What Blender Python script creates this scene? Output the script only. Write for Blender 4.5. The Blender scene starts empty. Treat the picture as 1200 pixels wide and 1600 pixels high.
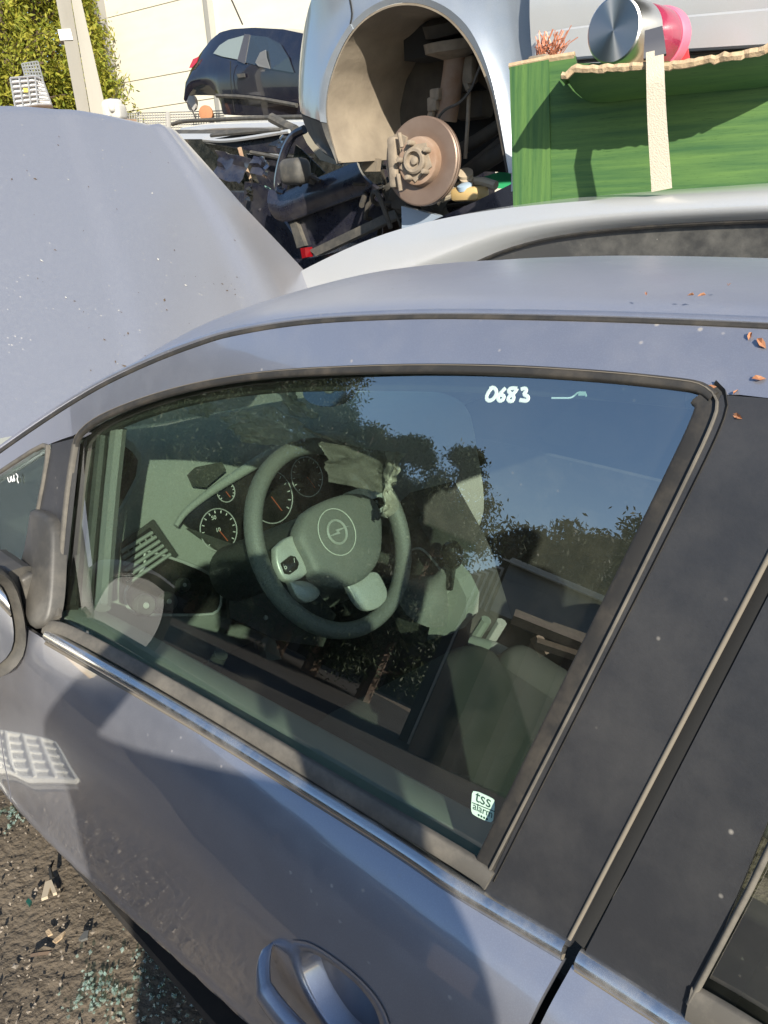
import bpy, bmesh, math, random
import numpy as np
from mathutils import Vector, Matrix
random.seed(7); rng = np.random.default_rng(7)
C = bpy.context.scene.collection
# ---------------------------------------------------------------- camera (solved in the frame of the leaning car)
FOC = 1200.0                                    # focal length in photo pixels (1200 x 1600)
def cam_axes(yaw, pitch, roll):
    f = np.array([-math.cos(yaw)*math.cos(pitch), math.sin(yaw)*math.cos(pitch), -math.sin(pitch)])
    r = np.cross(f, [0, 0, 1]); r /= np.linalg.norm(r); d = np.cross(f, r)
    c, s = math.cos(roll), math.sin(roll)
    return np.array([c*r+s*d, -s*r+c*d, f])
CARCAM = np.array([.226, -1.343, 1.553]); CARAX = cam_axes(*np.radians([48.3, 18.3, -3.6]))
_g = np.array([.03, .13, -1.]); _u = -_g/np.linalg.norm(_g)
_ex = np.array([1., 0, 0])-_u*_u[0]; _ex /= np.linalg.norm(_ex)
WM = np.array([_ex, np.cross(_u, _ex), _u])     # car frame -> world (the car leans away from us)
OFF = np.array([0, 0, 0.06]) - WM@np.array([-.8, -.85, .16])*np.array([0, 0, 1])
def c2w(p): return np.asarray(p, float)@WM.T+OFF
def w2c(p): return (np.asarray(p, float)-OFF)@WM
CAM = c2w(CARCAM); AX = CARAX@WM.T
cd = bpy.data.cameras.new('camera'); cam = bpy.data.objects.new('camera', cd); C.objects.link(cam)
cd.sensor_fit = 'VERTICAL'; cd.sensor_height = 36; cd.sensor_width = 27; cd.lens = 36*FOC/1600; cd.clip_start = .02; cd.clip_end = 2000
m4 = Matrix.Identity(4)
for i in range(3):
    m4[i][0], m4[i][1], m4[i][2], m4[i][3] = AX[0][i], -AX[1][i], -AX[2][i], CAM[i]
cam.matrix_world = m4; bpy.context.scene.camera = cam
SUN = np.array([-.752, .495, -.436]); SUN /= np.linalg.norm(SUN)      # the way sunlight travels
wd = bpy.data.worlds.new('World'); bpy.context.scene.world = wd; wd.use_nodes = True
nt = wd.node_tree; bg = nt.nodes['Background']; sky = nt.nodes.new('ShaderNodeTexSky')
sky.sky_type = 'NISHITA'; sky.sun_disc = False; sky.sun_elevation = math.asin(-SUN[2]); sky.sun_rotation = math.atan2(-SUN[0], -SUN[1])
sky.air_density = 1.15; sky.dust_density = .8; sky.ozone_density = 3.5
nt.links.new(sky.outputs[0], bg.inputs[0]); bg.inputs[1].default_value = .118
sl = bpy.data.lights.new('sun', 'SUN'); so = bpy.data.objects.new('sun', sl); C.objects.link(so)
sl.energy = 5.0; sl.angle = math.radians(.53); sl.color = (1, .93, .80)
so.rotation_euler = Vector(SUN).to_track_quat('-Z', 'Y').to_euler(); so.location = (3, -3, 8)
sc = bpy.context.scene
sc.view_settings.view_transform = 'Standard'; sc.view_settings.look = 'None'; sc.view_settings.exposure = .66; sc.view_settings.gamma = 1
sc.view_settings.use_curve_mapping = False
sc.cycles.use_denoising = True; sc.cycles.max_bounces = 10; sc.cycles.transparent_max_bounces = 24
sc.cycles.caustics_reflective = False; sc.cycles.caustics_refractive = False; sc.cycles.sample_clamp_indirect = 6
# ---------------------------------------------------------------- rays and surfaces
def rays(px):                                   # photo pixels -> unit world directions
    px = np.atleast_2d(np.asarray(px, float))
    d = np.c_[px[:, 0]-600, px[:, 1]-800, np.full(len(px), FOC)]@AX
    return d/np.linalg.norm(d, axis=1, keepdims=True)
def onplane(px, p0, n):                         # where the sight lines meet a real plane of the place
    d = rays(px); n = np.asarray(n, float); p0 = np.asarray(p0, float)
    t = ((p0-CAM)@n)/(d@n)
    return CAM+d*t[:, None]
def atdist(px, r): return CAM+rays(px)*np.reshape(r, (-1, 1))
HWZ = np.array([.10, .20, .28, .36, .44, .50, .535, .552, .565, .60, .65, .78, .88, .94, .985, 1.05, 1.2, 1.35, 1.43, 1.5, 1.56, 1.6])
HWY = np.array([.48, .52, .57, .645, .74, .825, .870, .8865, .885, .887, .890, .893, .880, .857, .823, .8065, .770, .733, .712, .672, .60, .48])
def _pchip(X, Y):
    h = np.diff(X); dl = np.diff(Y)/h; m = np.zeros(len(X)); m[0], m[-1] = dl[0], dl[-1]
    for i in range(1, len(X)-1): m[i] = 0 if dl[i-1]*dl[i] <= 0 else 2*dl[i-1]*dl[i]/(dl[i-1]+dl[i])
    def f(x):
        x = np.clip(x, X[0], X[-1]); i = np.clip(np.searchsorted(X, x)-1, 0, len(h)-1); t = (x-X[i])/h[i]
        return ((1+2*t)*(1-t)**2*Y[i]+t*(1-t)**2*h[i]*m[i]+t*t*(3-2*t)*Y[i+1]+t*t*(t-1)*h[i]*m[i+1])
    return f
ROOF_CROWN = .095
_hw = _pchip(HWZ, HWY)
def halfw(x, z):
    x = np.asarray(x, float); z = np.asarray(z, float); z = z-.157*(np.clip(x, -1.4, .6)+.7)*np.clip((.80-z)/.2, 0, 1)
    return _hw(z)-.10*np.clip(-x-.8, 0, 9)**2-.02*np.clip(x-1.2, 0, 9)**2
def hw_glass(x, z): return .823-.241*(np.asarray(z, float)-.985)-.10*np.clip(-np.asarray(x, float)-.8, 0, 9)**2
def side(px, off=0., hw=None):                  # sight line -> left flank of the car, offset outwards; world coords
    d = rays(px)@WM; o = CARCAM; halfw = hw or globals()['halfw']
    T = np.linspace(.25, 5, 800)[None, :]
    P = o+d[:, None, :]*T[..., None]
    f = -P[..., 1]-halfw(P[..., 0], P[..., 2])-off
    s = f < 0; k = np.where(s.any(1), s.argmax(1), 799)
    lo = T[0, np.maximum(k-1, 0)]; hi = T[0, k]
    for _ in range(30):
        m = (lo+hi)/2; p = o+d*m[:, None]; g = -p[:, 1]-halfw(p[:, 0], p[:, 2])-off
        hi = np.where(g < 0, m, hi); lo = np.where(g < 0, lo, m)
    return c2w(o+d*((lo+hi)/2)[:, None])
def side_n(pw):                                 # outward normal of the flank at world points
    p = w2c(np.atleast_2d(pw)); e = 1e-3
    n = np.c_[-(halfw(p[:, 0]+e, p[:, 2])-halfw(p[:, 0]-e, p[:, 2]))/(2*e), -np.ones(len(p)), -(halfw(p[:, 0], p[:, 2]+e)-halfw(p[:, 0], p[:, 2]-e))/(2*e)]
    n /= np.linalg.norm(n, axis=1, keepdims=True); return n@WM.T
def resamp(p, n):
    p = np.asarray(p, float); s = np.r_[0, np.cumsum(np.linalg.norm(np.diff(p, axis=0), axis=1))]
    t = np.linspace(0, s[-1], n); return np.c_[tuple(np.interp(t, s, p[:, k]) for k in range(p.shape[1]))]
def smooth(p, n=40, it=2):                      # rounded path through control points
    p = np.asarray(p, float)
    for _ in range(it):
        q = [p[0]]
        for a, b in zip(p[:-1], p[1:]): q += [a*.75+b*.25, a*.25+b*.75]
        p = np.array(q+[p[-1]])
    return resamp(p, n)
# ---------------------------------------------------------------- mesh helpers
def root_loc(o):
    l = np.zeros(3)
    while o is not None: l += np.array(o.location); o = o.parent
    return l
def mk(name, V, Fc, mat, parent=None, sm=False, loc=None, crease=None, rec=True):
    V = np.asarray(V, float)
    if parent is not None: base = root_loc(parent)
    else: base = np.array(loc if loc is not None else [(V[:, 0].min()+V[:, 0].max())/2, (V[:, 1].min()+V[:, 1].max())/2, V[:, 2].min()])
    me = bpy.data.meshes.new(name); me.from_pydata((V-base).tolist(), [], [list(map(int, f)) for f in Fc]); me.update()
    if len(Fc) and rec:
        bm = bmesh.new(); bm.from_mesh(me); bmesh.ops.recalc_face_normals(bm, faces=bm.faces); bm.to_mesh(me); bm.free()
    o = bpy.data.objects.new(name, me); C.objects.link(o)
    if parent is not None: o.parent = parent
    else: o.location = base
    for m in (mat if isinstance(mat, (list, tuple)) else [mat]): me.materials.append(m)
    if sm:
        me.polygons.foreach_set('use_smooth', [True]*len(me.polygons))
        if crease is not None: me.set_sharp_from_angle(angle=math.radians(crease))
    return o
def tag(o, label=None, cat=None, group=None, kind=None):
    for k, v in (('label', label), ('category', cat), ('group', group), ('kind', kind)):
        if v: o[k] = v
    return o
def thing(name, loc, label, cat, group=None):
    o = bpy.data.objects.new(name, None); o.empty_display_size = .1; C.objects.link(o); o.location = [float(v) for v in loc]
    return tag(o, label, cat, group)
class MB:                                       # gathers shapes into one mesh
    def __init__(s): s.V = []; s.F = []; s.n = 0
    def add(s, V, F):
        V = np.asarray(V, float); s.V.append(V); s.F += [[i+s.n for i in f] for f in F]; s.n += len(V); return s
    def grid(s, G, t=0., N=None, wrap=False):
        G = np.asarray(G, float); m, n = G.shape[:2]
        q = [[i*n+j, i*n+j+1, (i+1)*n+j+1, (i+1)*n+j] for i in range(m-1) for j in range(n-1)]
        if not t: return s.add(G.reshape(-1, 3), q)
        if N is None:
            du = np.gradient(G, axis=0); dv = np.gradient(G, axis=1); N = np.cross(dv, du); N /= np.linalg.norm(N, axis=2, keepdims=True)+1e-12
        B = G-N*t; k = m*n
        F = q+[[a+k for a in f[::-1]] for f in q]
        rim = [(0, j) for j in range(n)]+[(i, n-1) for i in range(1, m)]+[(m-1, j) for j in range(n-2, -1, -1)]+[(i, 0) for i in range(m-2, 0, -1)]
        r = [i*n+j for i, j in rim]
        F += [[r[a], r[(a+1) % len(r)]+0, r[(a+1) % len(r)]+k, r[a]+k][::-1] for a in range(len(r))]
        return s.add(np.r_[G.reshape(-1, 3), B.reshape(-1, 3)], F)
    def tube(s, P, r, k=8, cap=True):
        P = np.asarray(P, float); n = len(P); r = np.broadcast_to(np.asarray(r, float), (n,))
        T = np.gradient(P, axis=0); T /= np.linalg.norm(T, axis=1, keepdims=True)+1e-12
        a = np.array([0, 0, 1.]) if abs(T[0][2]) < .9 else np.array([1., 0, 0]); V = []
        for i in range(n):
            x = np.cross(T[i], a); x /= np.linalg.norm(x)+1e-12; y = np.cross(x, T[i]); a = y
            for j in range(k):
                w = 2*math.pi*j/k; V.append(P[i]+r[i]*(math.cos(w)*x+math.sin(w)*y))
        F = [[i*k+j, i*k+(j+1) % k, (i+1)*k+(j+1) % k, (i+1)*k+j] for i in range(n-1) for j in range(k)]
        if cap: F += [list(range(k))[::-1], [(n-1)*k+j for j in range(k)]]
        return s.add(V, F)
    def sweep(s, P, N, prof, cap=True):         # profile (across, out) swept along P with outward normals N
        P = np.asarray(P, float); N = np.asarray(N, float); n = len(P); k = len(prof)
        T = np.gradient(P, axis=0); T /= np.linalg.norm(T, axis=1, keepdims=True)+1e-12
        B = np.cross(N, T); B /= np.linalg.norm(B, axis=1, keepdims=True)+1e-12
        V = [P[i]+a*B[i]+o*N[i] for i in range(n) for a, o in prof]
        F = [[i*k+j, i*k+(j+1) % k, (i+1)*k+(j+1) % k, (i+1)*k+j] for i in range(n-1) for j in range(k)]
        if cap: F += [list(range(k))[::-1], [(n-1)*k+j for j in range(k)]]
        return s.add(V, F)
    def box(s, c, size, R=None):
        R = np.eye(3) if R is None else np.asarray(R)
        V = [np.asarray(c)+R@(np.array([a, b, d])*np.asarray(size)/2) for a in (-1, 1) for b in (-1, 1) for d in (-1, 1)]
        return s.add(V, [[0, 1, 3, 2], [4, 6, 7, 5], [0, 4, 5, 1], [2, 3, 7, 6], [0, 2, 6, 4], [1, 5, 7, 3]])
    def rbox(s, c, size, r=.01, R=None, seg=2):  # box with rounded edges
        bm = bmesh.new(); bmesh.ops.create_cube(bm, size=1)
        for v in bm.verts: v.co = Vector([v.co[i]*size[i] for i in range(3)])
        bmesh.ops.bevel(bm, geom=list(bm.edges), offset=min(r, min(size)*.49), segments=seg, affect='EDGES', profile=.5)
        bm.verts.index_update(); R = np.eye(3) if R is None else np.asarray(R)
        V = [np.asarray(c)+R@np.array(v.co) for v in bm.verts]; F = [[v.index for v in f.verts] for f in bm.faces]; bm.free()
        return s.add(V, F)
    def prism(s, P, d):                         # polygon P pushed along vector d
        P = np.asarray(P, float); n = len(P)
        return s.add(np.r_[P, P+np.asarray(d)], [list(range(n)), list(range(n, 2*n))[::-1]]+[[i, i+n, (i+1) % n+n, (i+1) % n] for i in range(n)])
    def lathe(s, o, ax, prof, k=32, cap=True):  # profile (radius, along)
        ax = np.asarray(ax, float); ax /= np.linalg.norm(ax); a = np.array([0, 0, 1.]) if abs(ax[2]) < .9 else np.array([1., 0, 0])
        x = np.cross(a, ax); x /= np.linalg.norm(x); y = np.cross(ax, x); n = len(prof)
        V = [np.asarray(o)+ax*h+r*(math.cos(2*math.pi*j/k)*x+math.sin(2*math.pi*j/k)*y) for r, h in prof for j in range(k)]
        F = [[i*k+j, i*k+(j+1) % k, (i+1)*k+(j+1) % k, (i+1)*k+j] for i in range(n-1) for j in range(k)]
        if cap: F += [list(range(k))[::-1], [(n-1)*k+j for j in range(k)]]
        return s.add(V, F)
    def out(s, name, mat, parent=None, sm=False, crease=40, **kw):
        return mk(name, np.concatenate(s.V), s.F, mat, parent, sm, crease=crease if sm else None, **kw)
def ruled(A, B, n=40, m=10): # px grid between two px curves
    a, b = resamp(A, n), resamp(B, n); t = np.linspace(0, 1, m)[:, None, None]
    return a[None]*(1-t)+b[None]*t
def patch(A, B, n=40, m=10, off=0.):
    G = ruled(A, B, n, m); return side(G.reshape(-1, 2), off).reshape(m, n, 3)
def panel(name, A, B, mat, parent, n=40, m=10, off=0., t=.004, sm=True):
    G = patch(A, B, n, m, off); N = side_n(G.reshape(-1, 3)).reshape(G.shape)
    return MB().grid(G, t, N).out(name, mat, parent, sm, 40)
def rr(w, h, r=.3):                             # rounded strip profile: width w, height h above the surface
    return [(-w/2, -.002), (-w/2, h*(1-r)), (-w/2+h*r, h), (w/2-h*r, h), (w/2, h*(1-r)), (w/2, -.002)]
def strip(name, path, w, h, mat, parent, n=60, off=0., prof=None, sm=True, it=2):
    P = side(smooth(path, n, it), off)
    return MB().sweep(P, side_n(P), prof or rr(w, h)).out(name, mat, parent, sm, 50)
# ---------------------------------------------------------------- materials
def pm(name, col, rough=.5, metal=0., coat=0., var=None, vs=6., vf=.5, dirt=0., dcol=(.30, .25, .18), ds=9., bump=0., bs=80., spec=.5, emit=None, stretch=None, specks=0., coatr=.03, flake=0., ior=1.5):
    m = bpy.data.materials.new(name); m.use_nodes = True; N = m.node_tree.nodes; L = m.node_tree.links; b = N['Principled BSDF']
    def val(n, v): b.inputs[n].default_value = v
    val('Roughness', rough); val('Metallic', metal); val('Coat Weight', coat); val('Coat Roughness', coatr); val('Specular IOR Level', spec); val('IOR', ior)
    tc = N.new('ShaderNodeTexCoord'); src = tc.outputs['Object']
    if stretch:
        mp = N.new('ShaderNodeMapping'); mp.inputs['Scale'].default_value = stretch; L.new(src, mp.inputs[0]); srcs = mp.outputs[0]
    else: srcs = src
    def noise(scale, det=4, s=None, rg=.55):
        n = N.new('ShaderNodeTexNoise'); n.inputs['Scale'].default_value = scale; n.inputs['Detail'].default_value = det; n.inputs['Roughness'].default_value = rg
        L.new(s or src, n.inputs['Vector']); return n.outputs[0]
    def ramp(s, a, c, v0=0., v1=1.):
        r = N.new('ShaderNodeMapRange'); r.inputs[1].default_value = a; r.inputs[2].default_value = c; r.inputs[3].default_value = v0; r.inputs[4].default_value = v1; L.new(s, r.inputs[0]); return r.outputs[0]
    def mix(f, a, c):
        x = N.new('ShaderNodeMix'); x.data_type = 'RGBA'
        for i, v in ((0, f), (6, a), (7, c)):
            if isinstance(v, (int, float)): x.inputs[i].default_value = v
            elif isinstance(v, tuple): x.inputs[i].default_value = (*v[:3], 1)
            else: L.new(v, x.inputs[i])
        return x.outputs[2]
    cur = tuple(col)
    if var: cur = mix(ramp(noise(vs, 6, srcs), .5-vf*.5, .5+vf*.5), cur, tuple(var))
    if flake: cur = mix(ramp(noise(900., 1), .45, .75, 0, flake), cur, (.75, .78, .9))
    if dirt:
        dm = ramp(noise(ds, 8, rg=.7), .45, .75, 0., dirt)
        d2 = N.new('ShaderNodeMath'); d2.operation = 'ADD'; d2.inputs[1].default_value = dirt*.18; L.new(dm, d2.inputs[0]); dmf = d2.outputs[0]
        if specks:
            vo = N.new('ShaderNodeTexVoronoi'); vo.inputs['Scale'].default_value = 55.; L.new(src, vo.inputs['Vector'])
            sp = ramp(vo.outputs['Distance'], .06, .16, 1., 0.); mm = N.new('ShaderNodeMath'); mm.operation = 'MULTIPLY'
            L.new(sp, mm.inputs[0]); L.new(ramp(noise(14., 3), .55, .62, 0, specks), mm.inputs[1])
            ma = N.new('ShaderNodeMath'); ma.operation = 'MAXIMUM'; L.new(mm.outputs[0], ma.inputs[0]); L.new(dmf, ma.inputs[1]); dmf = ma.outputs[0]
        cur = mix(dmf, cur, tuple(dcol))
        rm = N.new('ShaderNodeMapRange'); rm.inputs[3].default_value = rough; rm.inputs[4].default_value = .85; L.new(dmf, rm.inputs[0]); L.new(rm.outputs[0], b.inputs['Roughness'])
        if metal:
            r2 = N.new('ShaderNodeMapRange'); r2.inputs[3].default_value = metal; r2.inputs[4].default_value = 0.; L.new(dmf, r2.inputs[0]); L.new(r2.outputs[0], b.inputs['Metallic'])
        if coat:
            r3 = N.new('ShaderNodeMapRange'); r3.inputs[3].default_value = coat; r3.inputs[4].default_value = 0.; L.new(dmf, r3.inputs[0]); L.new(r3.outputs[0], b.inputs['Coat Weight'])
    if isinstance(cur, tuple): b.inputs['Base Color'].default_value = (*cur[:3], 1)
    else: L.new(cur, b.inputs['Base Color'])
    if bump:
        bp = N.new('ShaderNodeBump'); bp.inputs['Strength'].default_value = bump; bp.inputs['Distance'].default_value = .004; L.new(noise(bs, 6, srcs), bp.inputs['Height']); L.new(bp.outputs[0], b.inputs['Normal'])
    if emit: b.inputs['Emission Color'].default_value = (*emit, 1); b.inputs['Emission Strength'].default_value = 1
    m.diffuse_color = (*col[:3], 1); return m
def glassmat(name, tint, ior=1.7, dust=.03, dcol=(.4, .38, .32), rough=0.):
    m = bpy.data.materials.new(name); m.use_nodes = True; N = m.node_tree.nodes; L = m.node_tree.links; N.clear()
    o = N.new('ShaderNodeOutputMaterial'); t = N.new('ShaderNodeBsdfTransparent'); t.inputs[0].default_value = (*tint, 1)
    g = N.new('ShaderNodeBsdfGlossy'); g.inputs['Roughness'].default_value = rough; g.inputs[0].default_value = (1, 1, 1, 1)
    fr = N.new('ShaderNodeFresnel'); fr.inputs[0].default_value = ior
    x = N.new('ShaderNodeMixShader'); ge = N.new('ShaderNodeNewGeometry'); bf = N.new('ShaderNodeMath'); bf.operation = 'SUBTRACT'; bf.inputs[0].default_value = 1; L.new(ge.outputs['Backfacing'], bf.inputs[1]); bm_ = N.new('ShaderNodeMath'); bm_.operation = 'MULTIPLY'; L.new(bf.outputs[0], bm_.inputs[0]); L.new(fr.outputs[0], bm_.inputs[1]); L.new(bm_.outputs[0], x.inputs[0]); L.new(t.outputs[0], x.inputs[1]); L.new(g.outputs[0], x.inputs[2])
    df = N.new('ShaderNodeBsdfDiffuse'); df.inputs[0].default_value = (*dcol, 1)
    tc = N.new('ShaderNodeTexCoord'); n = N.new('ShaderNodeTexNoise'); n.inputs['Scale'].default_value = 9; n.inputs['Detail'].default_value = 9; n.inputs['Roughness'].default_value = .75
    L.new(tc.outputs['Object'], n.inputs['Vector']); r = N.new('ShaderNodeMapRange'); r.inputs[1].default_value = .42; r.inputs[2].default_value = .85; r.inputs[3].default_value = dust*.25; r.inputs[4].default_value = dust*2.2; L.new(n.outputs[0], r.inputs[0])
    vo = N.new('ShaderNodeTexVoronoi'); vo.inputs['Scale'].default_value = 70.; L.new(tc.outputs['Object'], vo.inputs['Vector'])
    r2 = N.new('ShaderNodeMapRange'); r2.inputs[1].default_value = .05; r2.inputs[2].default_value = .118; r2.inputs[3].default_value = 1.; r2.inputs[4].default_value = 0.; L.new(vo.outputs['Distance'], r2.inputs[0])
    n2 = N.new('ShaderNodeTexNoise'); n2.inputs['Scale'].default_value = 11.; L.new(tc.outputs['Object'], n2.inputs['Vector'])
    r3 = N.new('ShaderNodeMapRange'); r3.inputs[1].default_value = .58; r3.inputs[2].default_value = .66; r3.inputs[4].default_value = min(1, dust*9); L.new(n2.outputs[0], r3.inputs[0])
    mu = N.new('ShaderNodeMath'); mu.operation = 'MULTIPLY'; L.new(r2.outputs[0], mu.inputs[0]); L.new(r3.outputs[0], mu.inputs[1])
    mx = N.new('ShaderNodeMath'); mx.operation = 'MAXIMUM'; L.new(mu.outputs[0], mx.inputs[0]); L.new(r.outputs[0], mx.inputs[1])
    y = N.new('ShaderNodeMixShader'); L.new(mx.outputs[0], y.inputs[0]); L.new(x.outputs[0], y.inputs[1]); L.new(df.outputs[0], y.inputs[2]); L.new(y.outputs[0], o.inputs[0])
    m.diffuse_color = (*tint, .4); return m
M = {}
M['paint'] = pm('blue_grey_metallic_paint', (.335, .345, .40), .30, .65, 1., dirt=.14, ds=16., dcol=(.34, .31, .27), specks=.8, flake=.10)
M['paint'].node_tree.nodes['Principled BSDF'].inputs['Coat IOR'].default_value = 1.85
M['roofpaint'] = pm('dusty_roof_paint', (.33, .345, .41), .42, .5, .35, dirt=.22, ds=14., dcol=(.30, .28, .25), specks=.6, flake=.1, coatr=.28)
M['hoodpaint'] = pm('dusty_hood_paint', (.37, .375, .41), .32, .6, .8, dirt=.10, ds=90., dcol=(.42, .40, .36), specks=1., flake=.25, coatr=.2)
M['trim'] = pm('matte_charcoal_trim', (.026, .027, .031), .36, dirt=.09, ds=7., dcol=(.30, .28, .25), specks=.9, bump=.05, bs=300)
M['rubber'] = pm('black_rubber', (.02, .02, .02), .6, dirt=.25, ds=20., dcol=(.22, .18, .13))
M['dusty_rubber'] = pm('dusty_rubber', (.075, .07, .062), .8, dirt=.55, ds=14., dcol=(.26, .23, .185))
M['beige_edge'] = pm('dirty_seal_edge', (.17, .15, .12), .85, dirt=.5, ds=18., dcol=(.16, .13, .10))
M['chrome'] = pm('dull_chrome', (.72, .72, .72), .14, 1., dirt=.25, ds=16., dcol=(.25, .20, .13))
M['glass'] = glassmat('green_tinted_glass', (.87, .95, .89), 3.9, .014)
M['glass2'] = glassmat('darkened_far_glass', (.11, .13, .12), 1.2, .002)  # near-black tint, darkened to keep light beyond the far windows out
M['dark'] = pm('dark_cavity', (.012, .012, .012), .9)
M['mirror_plastic'] = pm('grey_mirror_plastic', (.04, .039, .037), .45, dirt=.2, ds=10., dcol=(.36, .32, .26), bump=.06, bs=250)
M['cup'] = pm('recess_shade_paint', (.16, .165, .20), .45, .4, .2, dirt=.2, ds=20.)  # darker copy of the body paint; the handle recess shade is in its colour
M['mirror'] = pm('mirror_silver', (.85, .86, .86), .02, 1.)
M['white_pen'] = pm('white_paint_pen', (.88, .88, .86), .6)
M['leaf'] = pm('dry_leaf', (.42, .20, .10), .8, var=(.30, .13, .07), vs=60)
# ---------------------------------------------------------------- ground
def ground():
    m = bpy.data.materials.new('packed_earth'); m.use_nodes = True; N = m.node_tree.nodes; L = m.node_tree.links; b = N['Principled BSDF']; b.inputs['Roughness'].default_value = .95
    tc = N.new('ShaderNodeTexCoord'); n1 = N.new('ShaderNodeTexNoise'); n1.inputs['Scale'].default_value = 3; n1.inputs['Detail'].default_value = 12; n1.inputs['Roughness'].default_value = .7
    L.new(tc.outputs['Object'], n1.inputs['Vector']); r = N.new('ShaderNodeValToRGB'); L.new(n1.outputs[0], r.inputs[0])
    r.color_ramp.elements[0].color = (.058, .046, .033, 1); r.color_ramp.elements[0].position = .3; r.color_ramp.elements[1].color = (.185, .147, .105, 1); r.color_ramp.elements[1].position = .72
    L.new(r.outputs[0], b.inputs['Base Color'])
    n2 = N.new('ShaderNodeTexNoise'); n2.inputs['Scale'].default_value = 45; n2.inputs['Detail'].default_value = 10; L.new(tc.outputs['Object'], n2.inputs['Vector'])
    bp = N.new('ShaderNodeBump'); bp.inputs['Strength'].default_value = .7; bp.inputs['Distance'].default_value = .02; L.new(n2.outputs[0], bp.inputs['Height']); L.new(bp.outputs[0], b.inputs['Normal'])
    xs = np.r_[-400, -150, -60, -20, -8, np.linspace(-5, 3, 90), 8, 20, 60, 150, 400]; ys = np.r_[-400, -150, -60, -20, -8, np.linspace(-4, 2, 70), 8, 20, 60, 150, 400]
    X, Y = np.meshgrid(xs, ys); Z = .008*np.sin(X*7.1+Y*3)*np.sin(Y*5.3-X*2)+.006*np.sin(X*17+1)*np.sin(Y*19); Z = np.where((abs(X) < 6) & (abs(Y) < 5), Z, 0)-.01
    o = MB().grid(np.dstack([X, Y, Z])).out('ground', m, sm=True, loc=(0, 0, 0)); o['kind'] = 'structure'
ground()
om = pm('added_dark_earth', (.013, .011, .009), .85, var=(.027, .023, .018), vs=1.2, bump=.5, bs=12)
tag(MB().grid(np.array([[(x, y-.3*math.sin(x*1.7), .002) for y in np.linspace(-15, -2.1, 36)] for x in np.linspace(-22, 6, 60)])).out('added_dark_yard', om, None, True), kind='structure')  # dark sheet added to keep the ground mirrored in the glass dark
# ---------------------------------------------------------------- the near car
car = thing('blue_grey_car', c2w([-.6, 0, 0]), 'blue-grey people carrier with open bonnet and 0683 written on the door glass', 'car')
GRV = [(-150, 815), (-60, 750), (0, 706), (60, 664), (120, 625), (175, 594), (252, 559), (330, 531), (360, 523), (430, 510), (500, 502), (600, 497), (710, 495), (900, 499), (1050, 504), (1200, 511), (1330, 518)]
TOP = [(118, 700), (122, 682), (150, 657), (215, 629), (300, 604), (400, 587), (500, 580), (650, 576), (800, 579), (950, 589), (1060, 601), (1098, 607), (1116, 622)]
LOW = [(-150, 850), (-60, 786), (0, 743), (79, 690), (122, 680)]+TOP[2:]+[(1135, 614), (1200, 622), (1330, 636)]
g3 = smooth(GRV, 90); l3 = smooth(LOW, 90, 1)
l3 = np.c_[g3[:, 0], np.interp(g3[:, 0], l3[:, 0], l3[:, 1])]
# cant rail: painted band between the roof groove and the window seals
panel('door_frame', g3+[0, 3], l3, M['paint'], car, 90, 10, 0., .012)
# roof shell from the groove across the crown
ge = side(g3, 0.); gc = w2c(ge)
ry = np.linspace(0, 1, 40)
RG = []
for t in ry:
    y = gc[:, 1]*(1-2*t); s = (y/np.maximum(-gc[:, 1], .3))
    zz = gc[:, 2]-.012*np.clip(1-t/.01, 0, 1)+ROOF_CROWN*(1-np.abs(s)**3.2)*np.interp(gc[:, 0], [-1.7, -1.3, -.9, -.5, .1], [.2, .85, 1.42, 1.0, .66])
    xx = gc[:, 0]-.10*(1-s*s)*np.clip((-gc[:, 0]-.5), 0, 1)
    RG.append(np.c_[xx, y, zz])
RG = np.array(RG)
kf = int(np.argmin(np.abs(gc[:, 0]+1.0)))       # the roof panel starts at the windscreen header
RW = c2w(RG.reshape(-1, 3)).reshape(RG.shape)
MB().grid(RW[:, kf:], .012).out('roof', M['roofpaint'], car, True)
# left A-pillar, raised edge beside the windscreen; right pillar likewise
MB().grid(RW[:4, :kf+1], .02).out('windscreen_pillar', M['paint'], car, True)
MB().grid(RW[-4:, :kf+1], .02).out('windscreen_pillar', M['paint'], car, True)
MB().grid(RW[3:-3, :kf+1][:, ::4]-np.array([0, 0, .004]), .004).out('windscreen', M['glass'], car, True)
strip('roof_gutter', GRV, .007, .003, M['rubber'], car, 90, -.002)
strip('roof_gutter_lip', np.array(GRV)-[0, 5], .008, .006, M['paint'], car, 90, -.004)
# window glass
GB = [(97, 972), (330, 1106), (560, 1243), (760, 1362)]
GT = [(118, 690), (150, 661), (215, 633), (300, 608), (400, 591), (500, 584), (650, 580), (800, 583), (950, 593), (1060, 605), (1112, 616)]
door = None
G = ruled(smooth(GT, 60), GB, 60, 16); G = side(G.reshape(-1, 2), -.012, hw_glass).reshape(16, 60, 3); N_ = side_n(G.reshape(-1, 3)).reshape(G.shape)
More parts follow.
